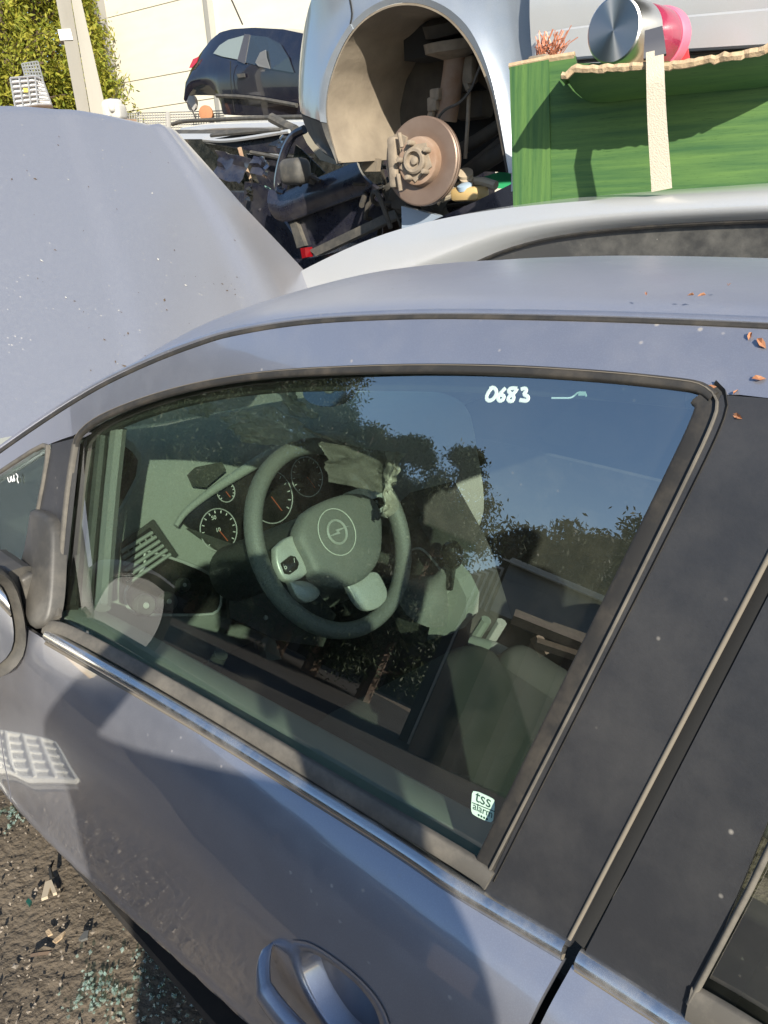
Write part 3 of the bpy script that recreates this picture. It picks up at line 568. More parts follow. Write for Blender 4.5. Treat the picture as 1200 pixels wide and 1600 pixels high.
# gear lever, console, handbrake (in the plane of the tunnel)
def ontun(px, y=0.): return oncar(px, (0, y, 0), (0, 1, 0))
cons = MB().prism(ontun([(610, 800), (640, 770), (690, 862), (700, 885), (735, 1000), (700, 1060), (640, 1020), (612, 960)], .06), cn((0, .18, 0))).out('centre_console', M['dash2'], car)
MB().prism(ontun([(701, 889), (715, 905), (729, 934), (727, 966), (706, 990), (667, 1001), (675, 961), (683, 905)], .0), cn((0, .05, 0))).out('console_side', M['dash'], car)
MB().prism(ontun([(643, 812), (650, 808), (686, 872), (679, 880), (660, 855), (641, 860)], .03), cn((0, .03, 0))).out('console_flank', M['dash2'], cons)
MB().tube(ontun(smooth([(634, 866), (648, 856), (662, 858), (684, 884), (692, 896), (704, 910), (704, 922), (678, 944), (664, 940), (634, 908)], 40), .0), .003, 6).out('console_trim', M['silver'], cons, True)
kc = ontun([(704, 866)], -.02)[0]; gl = MB(); gl.lathe(kc-np.array([.0, 0, .035]), (0.15, -.1, 1), [(.008, -.06), (.012, 0), (.022, .012), (.027, .03), (.026, .05), (.016, .066), (.002, .07)], 20); gear = gl.out('gear_knob', M['gloss'], car, True)
gt = ontun([(668, 930)], .0)[0]; MB().lathe(gt-np.array([0, 0, .02]), kc-gt, [(.075, 0), (.06, .03), (.035, .06), (.018, .09), (.012, .12)], 16).out('gear_gaiter', M['leather'], car, True)
hb = MB(); hb.tube(ontun([(737, 1003), (770, 1014), (822, 1036)], -.08), [.014, .017, .013], 12); hb.tube(ontun([(740, 1000), (760, 968)], -.05), .012, 8); hb.tube(ontun([(762, 1008), (784, 972)], -.05), .012, 8); hb.out('handbrake', M['dash'], car, True)
# seat, pedals, door lining
st = MB(); R_ = WM.T@np.array([[.98, 0, -.17], [0, 1, 0], [.17, 0, .98]]) if False else WM@np.array([[.985, 0, .17], [0, 1, 0], [-.17, 0, .985]])
st.rbox(c2w([-.33, -.345, .69]), (.60, .50, .17), .075, R_, 5); seat = st.out('seat_cushion', M['seat'], car, True)
for sy in (-.60, -.12):
    MB().rbox(c2w([-.28, sy, .70]), (.50, .10, .19), .045, R_, 4).out('seat_bolster', M['seat'], car, True)
R2 = WM@np.array([[.94, 0, .34], [0, 1, 0], [-.34, 0, .94]]); MB().rbox(c2w([.27, -.36, .98]), (.15, .48, .66), .06, R2, 4).out('seat_back', M['seat'], car, True)
MB().rbox(c2w([.40, -.36, 1.40]), (.09, .26, .18), .04, R2, 4).out('head_rest', M['seat'], car, True)
MB().rbox(c2w([-.20, .36, .60]), (.58, .50, .17), .07, R_, 4).out('seat_cushion', M['seat'], car, True)
MB().rbox(c2w([.27, .36, .98]), (.15, .48, .66), .06, R2, 4).out('seat_back', M['seat'], car, True)
MB().rbox(c2w([.40, .36, 1.40]), (.09, .26, .18), .04, R2, 4).out('head_rest', M['seat'], car, True)
for px_, yy in (([(372, 968), (396, 966), (400, 985), (378, 988)], -.45), ([(405, 990), (425, 985), (440, 1030), (418, 1032)], -.30)):
    pd = MB().prism(oncar(px_, (-1.18, 0, 0), (1, 0, .25)), cn((-.03, 0, 0))).out('pedal', M['dash'], car)
bl = smooth([(84, 962), (150, 1000), (330, 1108), (560, 1246), (762, 1366)], 60); b0 = side(bl, -.03); bi = cn((0, 1, 0))
lin = np.array([b0+bi*d_+np.array([0, 0, -1.])*e_ for d_, e_ in ((0, .03), (.005, .002), (.02, -.004), (.07, .002), (.088, .018), (.092, .06), (.07, .2), (.075, .36), (.05, .6))])
MB().grid(lin, .012).out('door_lining', M['dash'], front_door, True)
MB().tube(oncar([(345, 1022), (330, 1050), (312, 1075)], (0, -.68, 0), (0, 1, 0)), [.012, .014, .010], 10).out('door_pull', M['dash2'], front_door, True)
# window channel seen through the front edge of the glass
for pth, w_, m_ in (([(140, 700), (128, 790), (118, 880), (112, 950)], .012, M['rubber']), ([(160, 680), (150, 780), (140, 880), (136, 945)], .010, M['dash2']), ([(185, 668), (172, 790), (160, 950)], .014, M['leather'])):
    P_ = side(smooth(pth, 20, 1), -.035-.02*(w_ > .011)); MB().tube(P_, w_, 8).out('window_channel', m_, front_door, True)
MB().tube(side(smooth([(128, 700), (160, 668), (220, 642), (300, 617), (400, 600), (500, 594), (700, 592), (950, 604), (1080, 616)], 50), -.045), .014, 8).out('headlining_edge', M['dash2'], car, True)
MB().grid(cgrid(RG[3:-3, kf::3]-np.array([0, 0, .03])), .004).out('headlining', pm('grey_headlining', (.20, .20, .19), .95), car, True)
# ---------------------------------------------------------------- loose things in and on the near car
M['foil'] = glassmat('clear_plastic_film', (.93, .95, .93), 1.9, .05, (.78, .77, .70), .15)
_n = M['foil'].node_tree.nodes; _l = M['foil'].node_tree.links; _o = [q for q in _n if q.type == 'OUTPUT_MATERIAL'][0]; _src = _o.inputs[0].links[0].from_socket
_d = _n.new('ShaderNodeBsdfDiffuse'); _d.inputs[0].default_value = (.85, .85, .80, 1); _t = _n.new('ShaderNodeBsdfTranslucent'); _t.inputs[0].default_value = (.9, .9, .85, 1)
_m = _n.new('ShaderNodeMixShader'); _l.new(_d.outputs[0], _m.inputs[1]); _l.new(_t.outputs[0], _m.inputs[2]); _q = _n.new('ShaderNodeMixShader'); _q.inputs[0].default_value = .65; _l.new(_src, _q.inputs[1]); _l.new(_m.outputs[0], _q.inputs[2]); _l.new(_q.outputs[0], _o.inputs[0])
M['tape'] = pm('crumpled_pinkish_tape', (.55, .50, .44), .5, var=(.30, .28, .26), vs=30, spec=.7)
M['sheet'] = M['foil'].copy(); M['sheet'].name = 'torn_grey_film'
for q_ in M['sheet'].node_tree.nodes:
    if q_.type in ('BSDF_DIFFUSE', 'BSDF_TRANSLUCENT'): q_.inputs[0].default_value = (.40, .37, .34, 1)
def crumple(name, poly, plane, n, mat, amp, label, cat, gn=16, seed=0, _f=0):
    r_ = np.random.default_rng(seed); a, b, c, d = [np.array(p, float) for p in poly]; G_ = np.zeros((gn, gn, 2))
    for i in range(gn):
        for j in range(gn):
            u, v = i/(gn-1), j/(gn-1); G_[i, j] = (a*(1-u)+b*u)*(1-v)+(d*(1-u)+c*u)*v
    G_ += r_.normal(0, .5, G_.shape); P = oncar(G_.reshape(-1, 2), plane, n).reshape(gn, gn, 3)
    h = r_.normal(0, .07, (gn, gn))
    for sc_, am in ((3, 1.3), (6, .8)):
        k0 = r_.normal(0, am, (sc_+2, sc_+2)); xi = np.linspace(0, sc_+.999, gn); a0 = xi.astype(int).clip(0, sc_); f0 = xi-a0
        h += np.abs((k0[a0][:, a0]*(1-f0)[None]+k0[a0][:, a0+1]*f0[None])*(1-f0)[:, None]+(k0[a0+1][:, a0]*(1-f0)[None]+k0[a0+1][:, a0+1]*f0[None])*f0[:, None])*1.0
    P = P+cn(n)[None, None]*(h*amp)[..., None]
    o = MB().grid(P, .0012).out(name, mat, None, True, crease=100); return tag(o, label, cat)
crumple('plastic_film', [(292, 612), (338, 628), (318, 652), (284, 644)], (-1.02, 0, 0), (1, 0, .1), M['foil'], .012, 'small crumpled clear plastic film in the front corner behind the windscreen', 'plastic film', 22, 1)
crumple('plastic_film', [(422, 594), (450, 606), (482, 652), (444, 648)], (-1.02, 0, 0), (1, 0, .1), M['foil'], .018, 'shiny crumpled clear plastic film hanging high behind the windscreen', 'plastic film', 22, 2)
crumple('plastic_film', [(335, 648), (410, 632), (500, 700), (372, 690)], (-1.0, 0, 0), (1, 0, .1), M['foil'], .02, 'long torn clear plastic film hanging over the dashboard', 'plastic film', 22, 3)
crumple('tape_strip', [(470, 668), (505, 684), (560, 698), (548, 702)], (-.62, 0, 0), (1, 0, .1), M['tape'], .005, 'thin crumpled grey tape strip above the steering wheel', 'tape', 22, 4)
crumple('torn_sheet', [(492, 690), (608, 706), (606, 772), (512, 752)], (-.54, 0, 0), (1, 0, .1), M['sheet'], .006, 'torn grey sheet stuck behind the steering wheel rim', 'sheet', 22, 5)
crumple('tape_strip', [(600, 704), (613, 706), (606, 806), (592, 806)], (-.52, 0, 0), (1, 0, .1), M['tape'], .008, 'hanging crumpled tape strip at the right of the steering wheel', 'tape', 22, 6)
q = atdist([(515, 611)], 1.75)[0]; ax2 = np.array([.25, -.25, .93]); disc_ = thing('compact_disc', q, 'round silvery compact disc behind the top of the windscreen', 'disc')
MB().lathe(q, ax2, [(.012, -.0006), (.06, -.0006), (.06, .0006), (.012, .0006)], 48, cap=False).out('disc_rim', pm('compact_disc_silver', (.55, .58, .55), .15, .9), disc_, True)
MB().lathe(q, ax2, [(.0075, -.0007), (.0118, -.0007), (.0118, .0007), (.0075, .0007)], 32, cap=False).out('disc_hub', M['foil'], disc_, True)
# hand-written number: brush strokes on the outside of the glass
def stroke(mb, path, w, off=-.0105, n=24):
    P = side(smooth(path, n, 3), off); N1 = side_n(P); mb.sweep(P, N1, [(-w, 0), (-w*.7, .0006), (w*.7, .0006), (w, 0)])
num = MB(); W1 = .0021
stroke(num, [(771, 604), (763, 612), (759, 622), (763, 627), (771, 624), (777, 613), (772, 605), (765, 607)], W1)
stroke(num, [(790, 606), (782, 614), (777, 622), (780, 627), (786, 625), (788, 618), (781, 617)], W1)
stroke(num, [(808, 607), (797, 606), (793, 612), (803, 618), (802, 627), (794, 627), (793, 621), (804, 614), (808, 607)], W1)
stroke(num, [(814, 608), (821, 606), (823, 611), (817, 616), (826, 620), (824, 627), (812, 625)], W1)
num.out('marker_number', M['white_pen'], front_door)
mk_ = MB(); stroke(mk_, [(862, 622), (880, 622), (893, 622), (900, 616), (903, 613), (915, 613), (916, 620)], .0009); stroke(mk_, [(904, 615), (915, 615)], .0022); mk_.out('etched_mark', pm('pale_teal_mark', (.45, .60, .60), .5), front_door)
n2 = MB()
for pth in ([(12, 746), (14, 754), (17, 752), (16, 745)], [(18, 744), (19, 754), (21, 749), (18, 750)], [(22, 742), (21, 752), (24, 751), (22, 747)], [(25, 740), (29, 745), (26, 747), (29, 755)]): stroke(n2, pth, .0012, -.004, 14)
n2.out('marker_number', M['white_pen'], front_door)
# alarm sticker
sk = smooth([(738, 1240), (741, 1234), (770, 1247), (774, 1252), (771, 1282), (768, 1286), (741, 1274), (736, 1268), (738, 1240)], 32, 1)[:-1]
P = side(sk, -.0112); sn = side_n(P.mean(0))[0]; stick = MB().prism(P, sn*.0006).out('alarm_sticker', pm('pale_green_sticker', (.50, .68, .56), .6), front_door)
M['ink'] = pm('dark_green_ink', (.02, .06, .045), .7)
su = side([(772, 1262)], -.0112)[0]-side([(738, 1246)], -.0112)[0]; sv = side([(741, 1234)], -.0112)[0]-side([(736, 1270)], -.0112)[0]
def stext(s, c, z): text('sticker_print', s, side([c], -.0112)[0]+sn*.0008, su, sv, z, M['ink'], stick, .0001)
stext('tss', (756, 1249), .017); stext('alarm', (755, 1266), .0105); stext('\u2022\u2022\u2022\u2022', (755, 1277), .009)
MB().sweep(side([(738, 1254), (773, 1268)], -.0106), side_n(side([(738, 1254), (773, 1268)], -.0106)), [(-.0004, 0), (-.0004, .0003), (.0004, .0003), (.0004, 0)]).out('sticker_line', M['ink'], stick)
# dry leaves and bird-dropping flecks on the paint
lv = [(1106, 609, 1.5, 'orange-brown leaf scrap caught on the window seal corner'), (1152, 651, 1.0, 'small brown leaf scrap on the dark pillar trim'), (1150, 613, .6, 'tiny brown leaf scrap at the top edge of the pillar trim'), (1186, 592, 1.1, 'brown leaf scrap on the painted frame above the pillar trim'), (1190, 537, 1.3, 'largest curled brown leaf on the painted frame by the roof groove'), (1172, 526, .9, 'brown leaf scrap just under the roof groove, left of the largest leaf'), (1070, 492, .8, 'brown leaf scrap in the roof groove, leftmost of two'), (1098, 496, .9, 'brown leaf scrap in the roof groove, nearer the rear'), (1136, 470, .8, 'brown leaf scrap lying on the dusty roof'), (1003, 476, .6, 'faint small leaf scrap on the middle of the dusty roof'), (160, 1013, .8, 'reddish dry scrap on the front end of the waist seal')]
lv_lab = [q[3] for q in lv]; lv = [q[:3] for q in lv]
for i, (x, y, s) in enumerate(lv):
    P = side([(x, y), (x+8, y)], .0015 if y > 510 else .002)
    if y < 505:
        xi = int(np.argmin(np.abs(w2c(RW[0])[:, 0]-w2c(P[:1])[0, 0])))
        d0 = rays([(x, y)])[0]; cand = RW.reshape(-1, 3); dd = cand-CAM; tt = dd@d0; er = np.linalg.norm(dd-tt[:, None]*d0, axis=1); j = int(np.argmin(er+.02*tt)); c0 = cand[j]+np.array([0, 0, .012]); nv = np.array([.05, -.15, 1.])
    else: c0 = P[0]; nv = side_n(P[:1])[0]
    nv = nv/np.linalg.norm(nv); r_ = np.random.default_rng(i); a = r_.uniform(0, 6.28); e1 = np.cross(nv, [0.3, 1, .2]); e1 /= np.linalg.norm(e1); e2 = np.cross(nv, e1); u = e1*math.cos(a)+e2*math.sin(a); v = -e1*math.sin(a)+e2*math.cos(a)
    L_ = (.0026 if y < 530 else .0030)*s
    V = [c0-u*L_*1.6, c0-u*L_*.5+v*L_*.7+nv*.002, c0+u*L_*.8+v*L_*.5+nv*.003, c0+u*L_*1.6+nv*.001, c0+u*L_*.7-v*L_*.6+nv*.003, c0-u*L_*.4-v*L_*.6+nv*.001, c0+nv*.0005]
    o = mk('dry_leaf', V, [[0, 1, 6], [1, 2, 6], [2, 3, 6], [3, 4, 6], [4, 5, 6], [5, 0, 6]], M['leaf']); tag(o, lv_lab[i], 'leaf', 'dry leaf scraps on the car')

r9 = np.random.default_rng(77); fk = MB(); fw = MB()
for i in range(75):
    a, b = r9.integers(6, 58), r9.integers(112, 178)
    if r9.random() < .45: a, b = int(np.clip(r9.normal(44, 5), 3, 58)), int(np.clip(r9.normal((128, 158)[i % 2], 3.5), 100, 178))
    p_ = HP[a, b]+cn(hn)*.003+r9.normal(0, .01, 3)*.6; p_ = p_-cn(hn)*((p_-HP[a, b])@cn(hn))+cn(hn)*.002; s_ = abs(r9.normal(0, .0022))+.0012
    u_ = np.cross(cn(hn), r9.normal(0, 1, 3)); u_ /= np.linalg.norm(u_); v_ = np.cross(cn(hn), u_); (fk if i % 4 else fw).add([p_-u_*s_*r9.uniform(.6, 2), p_-v_*s_*.5, p_+u_*s_, p_+v_*s_*.6, p_+cn(hn)*s_*.3], [[0, 1, 4], [1, 2, 4], [2, 3, 4], [3, 0, 4]])
o = fk.out('dirt_flecks', pm('dark_brown_dirt', (.10, .07, .045), .95), car); o['kind'] = 'stuff'; o = fw.out('pale_flecks', pm('pale_dropping', (.48, .47, .43), .9), car); o['kind'] = 'stuff'
# ---------------------------------------------------------------- yard: the cars beyond
M['silverp'] = pm('silver_car_paint', (.62, .62, .60), .34, .4, .8, dirt=.18, ds=4., dcol=(.45, .42, .36), flake=.3, coatr=.08)
M['silverb'] = pm('bluish_silver_paint', (.36, .40, .44), .36, .55, .8, dirt=.22, ds=4., dcol=(.45, .42, .36), flake=.3, coatr=.08)
M['navy'] = pm('dark_navy_paint', (.012, .014, .030), .25, .2, 1., dirt=.22, ds=5., dcol=(.30, .27, .22), specks=.3)
M['darkglass'] = glassmat('dusty_dark_glass', (.28, .33, .32), 1.7, .09)
M['blackplastic'] = pm('faded_black_plastic', (.05, .05, .048), .6, dirt=.35, ds=9., dcol=(.30, .26, .2), bump=.1, bs=150)
M['mud'] = pm('dried_mud_liner', (.30, .25, .185), .95, var=(.19, .155, .115), vs=7, bump=.5, bs=40)
M['rust'] = pm('rusty_steel', (.24, .14, .085), .75, var=(.33, .24, .18), vs=14, bump=.25, bs=120)
M['rustface'] = pm('rust_film_on_disc', (.25, .185, .145), .45, .45, var=(.20, .135, .10), vs=9, bump=.1, bs=200)
M['cast'] = pm('dusty_cast_metal', (.33, .27, .20), .85, var=(.20, .16, .12), vs=25, bump=.3, bs=90)
M['murk'] = pm('dirty_underbody', (.075, .065, .052), .9, var=(.03, .027, .023), vs=9, bump=.4, bs=60)
def ony(px, y): return onplane(px, (0, y, 0), (0, 1, 0))
def hull(name, top, bot, y, depth, mat, parent, rows=8, lean=.0, zb=1e9, crown=.02, n=60, shoulder=.03):
    # car-like shell: flank between two edges, leaning in above the belt, closed over the top to the far side
    A = resamp(ony(top, y), n); B = resamp(ony(bot, y), n)
    rowsG = []
    for k_ in range(rows):
        t = k_/(rows-1); P = A*(1-t)+B*t; P[:, 1] = y+lean*np.clip(P[:, 2]-zb, 0, 9)-shoulder*math.sin(math.pi*t); rowsG.append(P)
    topr = []
    for k_ in range(9):
        t = k_/8; P = rowsG[0].copy(); y0 = rowsG[0][:, 1]; y1 = 2*y+depth-y0; P[:, 1] = y0*(1-t)+y1*t; P[:, 2] += crown*(1-(2*t-1)**4); topr.append(P)
    far = [np.c_[P[:, 0], 2*y+depth-P[:, 1], P[:, 2]] for P in rowsG]
    G_ = np.array(rowsG[::-1]+topr[1:-1]+far)
    return MB().grid(G_, .012).out(name, mat, parent, True, 35)
def pp(name, px, y, d, mat, parent, sm=False): # traced plate standing in the plane y, with real depth d
    return MB().prism(ony(px, y), (0, d, 0)).out(name, mat, parent, sm)
# --- silver car right behind the near car
Y2 = 1.02
c2o = thing('silver_car', (0.2, 1.9, 0), 'pale silver car close behind the blue-grey car, carrying the green boards on its roof', 'car')
s_up = smooth([(150, 640), (250, 545), (330, 495), (400, 462), (450, 434), (500, 408), (560, 380), (625, 357), (700, 339), (800, 323), (950, 311), (1100, 303), (1200, 297), (1500, 287), (1900, 300)], 80)
s_lo = smooth([(150, 680), (250, 620), (400, 560), (560, 490), (690, 436), (748, 409), (790, 391), (850, 374), (920, 363), (1000, 355), (1100, 349), (1200, 345), (1500, 338), (1900, 352)], 80)
hull('roof', s_up, s_lo, Y2, 1.25, M['silverp'], c2o, 8, .0, 9, .015, 80, .035)
lo3 = ony(s_lo, Y2)+np.array([0, .012, 0]); be3 = lo3.copy(); be3[:, 2] = np.minimum(.92, lo3[:, 2]-.02); be3[:, 1] += .02
MB().grid(np.array([lo3*(1-t)+be3*t for t in np.linspace(0, 1, 6)]), .004).out('side_glass', pm('dusty_black_glass', (.035, .036, .036), .25, dirt=.4, ds=6., dcol=(.35, .33, .29), specks=.9), c2o, True)
strip_ = lo3+np.array([0, -.014, 0]); MB().tube(strip_, .006, 6).out('window_seal', M['rubber'], c2o, True)
dn = be3.copy(); G_ = []
for z_, o_ in ((1, 0), (.8, .01), (.6, .01), (.4, .02), (.22, .05)): q_ = be3.copy(); q_[:, 2] = be3[:, 2]*z_; q_[:, 1] += o_; G_.append(q_)
MB().grid(np.array(G_), .02).out('body_side', M['silverp'], c2o, True)
# --- silver car stacked on top, wheel off, wheel arch towards us
Y3 = 1.72
c3 = thing('stacked_silver_car', ony([(700, 300)], Y3+.5)[0], 'bluish silver car stacked up high with its front wheel missing and brake disc bare', 'car')
arch = smooth([(533, 256), (521, 215), (514, 185), (515, 152), (523, 117), (537, 80), (554, 50), (578, 26), (607, 10), (637, 4), (667, 7), (697, 20), (720, 40), (741, 67), (758, 100), (774, 143), (784, 190), (792, 233), (799, 270)], 60)
outl = smooth([(533, 256), (510, 243), (490, 227), (474, 198), (466, 170), (464, 133), (467, 87), (474, 40), (486, -10), (520, -60), (580, -110), (640, -130), (720, -130), (790, -120), (834, -110), (838, -20), (836, 60), (834, 140), (832, 200), (828, 270)], 60)
W_ = []
aw, ow = ony(arch, Y3), np.array([ony([p_], Y3+.25*float(np.clip((500-p_[0])/40, 0, 1)*np.clip((p_[1]+40)/60, 0, 1)))[0] for p_ in outl])
for t in np.linspace(0, 1, 14):
    P = aw*(1-t)+ow*t; oy = P[:, 1]-Y3; P[:, 1] = Y3+oy*t; P[:, 1] += -.03*np.exp(-((t-.06)/.10)**2)+.025*np.clip((t-.2)/.3, 0, 1)*(1-.6*t)
    W_.append(P)
W_ = np.array(W_); lo_i = int(np.argmin(np.abs(arch[:30, 1]-192))); up_i = int(np.argmin(np.abs(arch[:30, 1]-50)))
MB().grid(W_[:, :lo_i+1], .012).out('lower_bumper', M['blackplastic'], c3, True)
MB().grid(W_[:, lo_i:up_i+1]-np.array([0, .004, 0]), .012).out('bumper', M['silverb'], c3, True)
MB().grid(W_[:, up_i:], .012).out('front_wing', M['silverb'], c3, True)
MB().tube(W_[1:, lo_i]-np.array([0, .003, 0]), .004, 5).out('bumper_joint', M['dark'], c3); MB().tube(W_[1:, up_i]-np.array([0, .003, 0]), .004, 5).out('bumper_joint', M['dark'], c3)
aw2 = aw+np.array([0, -.022, 0]); dpt = np.array([0, 1., 0]); cen = aw.mean(0)
LG = []
for t in np.linspace(0, 1, 8):
    P = aw2+dpt*.52*t+(cen-aw2)*np.array([1, 0, 1])*(.004+.05*t); P = P+np.array([0, 0, .012])*np.sin(np.arange(60)*1.1)[:, None]*(t > .1)*.6; LG.append(P)
MB().grid(np.array(LG)[:, :46], .008).out('arch_liner', M['mud'], c3, True)
MB().grid(np.array(LG)[:5, 45:], .008).out('arch_liner', M['murk'], c3, True)
bk = aw2+dpt*.50; MB().grid(np.array([bk, (bk+bk.mean(0))/2, np.repeat(bk.mean(0)[None], 60, 0)+np.array([0, .03, 0])*0]), .01).out('inner_wing', M['murk'], c3, True)
MB().prism(ony([(565, 246), (590, 248), (588, 268), (566, 268)], Y3+.22), (0, .03, 0)).out('liner_tab', M['mud'], c3)
fl = ony([(536, 200), (552, 225), (566, 250), (606, 253), (640, 240), (640, 80), (560, 100)], Y3+.34); 
MB().prism(ony([(640, 70), (770, 110), (802, 270), (640, 262)], Y3+.62), (0, .03, 0)).out('engine_bay_dark', M['dark'], c3)  # dark plate added; its black stands in for the unlit engine bay
# strut, spring seats, links
def T3(name, pts, dy, r, mat, k_=10): return MB().tube(ony(smooth(pts, 24), Y3+dy), r, k_).out(name, mat, c3, True)
MB().tube(ony([(713, 78), (709, 110), (703, 150), (697, 188)], Y3+.33), [.052, .05, .05, .052], 18).out('strut_tube', M['rust'], c3, True)
p = ony([(711, 84)], Y3+.33)[0]; MB().lathe(p, (0.02, -.12, 1), [(.052, -.02), (.10, .0), (.135, .012), (.14, .05), (.128, .052), (.10, .02), (.04, .02)], 32).out('lower_spring_seat', M['cast'], c3, True)
p = ony([(712, 48)], Y3+.36)[0]; MB().lathe(p, (0.02, -.3, 1), [(.06, 0), (.11, -.01), (.14, .0), (.145, .05), (.09, .07), (.02, .07)], 32).out('top_mount', M['murk'], c3, True)
MB().tube(ony([(714, 75), (714, 50)], Y3+.345), .05, 14).out('damper_rod', M['dark'], c3, True)
bs_ = MB(); bs_.rbox(ony([(683, 148)], Y3+.28)[0], (.055, .05, .05), .008); bs_.rbox(ony([(679, 163)], Y3+.28)[0], (.055, .05, .06), .008); bs_.tube(ony([(676, 172), (672, 186)], Y3+.28), .018, 8); bs_.out('hose_bracket', M['cast'], c3, True)
bs_ = MB(); bs_.rbox(ony([(734, 110)], Y3+.36)[0], (.06, .05, .11), .01); bs_.tube(ony([(728, 128), (733, 140)], Y3+.35), .016, 8); bs_.out('strut_bracket', M['cast'], c3, True)
T3('brake_hose', [(754, 92), (744, 120), (735, 142), (718, 162), (700, 168), (688, 178), (683, 190)], .24, .006, M['blackplastic'], 6)
T3('drop_link', [(733, 140), (731, 190), (727, 248)], .26, .009, M['cast'], 8)
T3('lower_arm', [(715, 282), (742, 262), (770, 248), (800, 225)], .34, [.035]*24, M['murk']); T3('track_rod', [(722, 270), (760, 240), (790, 215)], .42, .022, M['murk'])
T3('drive_shaft', [(668, 250), (720, 236), (790, 190)], .44, .03, M['murk']); MB().rbox(ony([(742, 165)], Y3+.5)[0], (.16, .1, .12), .02).out('engine_mount', M['murk'], c3, True)
bj = MB()
for i, (x, y_) in enumerate(((727, 272), (729, 280), (731, 287))): bj.lathe(ony([(x, y_)], Y3+.2)[0], (.3, -.5, .8), [(.01, -.012), (.036-.004*i, -.008), (.036-.004*i, .008), (.01, .012)], 14)
bj.out('ball_joint_boot', pm('pale_dusty_rubber', (.40, .33, .24), .9), c3, True)
# brake disc with hub and studs
da = np.array([.16, -.98, .08]); da /= np.linalg.norm(da); dc = ony([(660, 253)], Y3+.06)[0]; DR = .186
dsc = MB().lathe(dc, da, [(.10, -.022), (DR, -.022), (DR, -.008), (DR-.004, -.006), (DR-.004, .002), (DR, .004), (DR, .012), (DR-.006, .016), (DR*.80, .015), (DR*.64, .012), (DR*.58, .008), (.05, .008)], 64, cap=False).out('brake_disc', M['rustface'], c3, True, crease=30)
MB().lathe(dc, da, [(DR*.56, .0), (DR*.55, .035), (DR*.53, .046), (DR*.48, .05), (DR*.30, .05), (.02, .05)], 48).out('disc_hat', M['rust'], dsc, True, crease=35)
MB().lathe(dc, da, [(DR*.30, .05), (DR*.30, .075), (DR*.26, .082), (DR*.20, .082), (DR*.19, .062), (DR*.10, .06), (DR*.09, .074), (.002, .078)], 32).out('wheel_hub', M['cast'], dsc, True, crease=30)
x_ = np.cross((0, 0, 1), da); x_ /= np.linalg.norm(x_); y__ = np.cross(da, x_)
fl_ = MB(); fl_.prism([dc+da*.048+(x_*math.cos(a)+y__*math.sin(a))*(DR*(.47 if i % 2 else .36)) for i, a in enumerate(np.linspace(0.3, 2*math.pi+.3, 11)[:-1])], da*.010); fl_.out('hub_flange', M['cast'], dsc)
for i in range(5):
    a = .55+i*2*math.pi/5; q = dc+(x_*math.cos(a)+y__*math.sin(a))*DR*.40; MB().lathe(q, da, [(.012, .05), (.012, .085), (.009, .092), (.0005, .093)], 12).out('wheel_stud', M['cast'], dsc, True)
cal = MB(); cal.prism(ony([(612, 214), (622, 207), (634, 214), (632, 240), (628, 270), (630, 292), (622, 300), (610, 290), (603, 262), (605, 232)], Y3+.03), (0, .10, 0)); cal.rbox(ony([(616, 240)], Y3+.01)[0], (.05, .05, .14), .014); cal.rbox(ony([(618, 275)], Y3+.01)[0], (.045, .05, .10), .012)
cal.tube(ony([(624, 208), (628, 230)], Y3-.02), .010, 8); cal.tube(ony([(622, 272), (626, 298)], Y3-.02), .010, 8); cal.out('brake_caliper', M['cast'], c3, True)
# door, moulding, sill and the rest of the shell
dr = np.array([ony([(839, y_) for y_ in np.linspace(-120, 150, 10)], Y3+.01), ony([(1500, y_) for y_ in np.linspace(-170, 110, 10)], Y3+.01)]); dG = np.array([dr[0]*(1-t)+dr[1]*t for t in np.linspace(0, 1, 30)]); dG[:, :, 1] -= .05*np.sin(np.linspace(0, math.pi, 10))[None]
MB().grid(dG, .012).out('door', M['silverp'], c3, True)
ml = ony([(842, 78), (900, 68), (1060, 54), (1200, 44), (1480, 22)], Y3-.055); MB().sweep(resamp(ml, 20), np.repeat([[0, -1., 0]], 20, 0), rr(.10, .022)).out('door_moulding', M['silverp'], c3, True)
MB().tube(resamp(ml, 20)+np.array([0, 0.01, -.056]), .006, 6).out('moulding_shadow_strip', M['blackplastic'], c3)  # black strip stands in for the shade under the moulding
MB().box(ony([(1000, -20)], Y3+.85)[0]+np.array([.4, 0, .25]), (2.6, 1.1, .9)).out('inner_shell', M['dark'], c3)
sb = ony([(799, 262), (1480, 190)], Y3+.02); MB().prism(np.r_[sb, sb[::-1]-np.array([0, 0, .09])], (0, .2, 0)).out('sill', M['silverb'], c3)
# --- dark blue wreck under it
Y4 = 2.15
cw_ = thing('wrecked_blue_car', ony([(520, 420)], Y4+.6)[0]*np.array([1, 1, 0]), 'crushed dark navy car in the heap with a bare door and hanging black mirror', 'car')
def W4(name, px, dy, d, mat, sm=False): return pp(name, px, Y4+dy, d, mat, cw_, sm)
ug = ruled([(424, 298), (442, 305), (500, 281), (562, 256)], [(438, 338), (453, 345), (520, 320), (598, 292)], 16, 6); P = ony(ug.reshape(-1, 2), Y4).reshape(6, 16, 3); P[:, :, 1] -= .05*np.sin(np.linspace(.1, 2.6, 6))[:, None]; wdoor = MB().grid(P, .02).out('door', M['navy'], cw_, True)
MB().tube(ony(smooth([(453, 345), (520, 320), (600, 291)], 20), Y4-.02), .008, 6).out('door_crease', M['blackplastic'], wdoor, True)
ug = ruled([(453, 346), (598, 293)], [(482, 402), (612, 345)], 12, 6); P = ony(ug.reshape(-1, 2), Y4+.03).reshape(6, 12, 3); MB().grid(P, .02).out('door_lower_panel', M['navy'], wdoor, True)
MB().prism(ony([(483, 391), (616, 327), (621, 340), (494, 400)], Y4-.06), (0, .06, 0)).out('door_moulding', M['blackplastic'], wdoor)
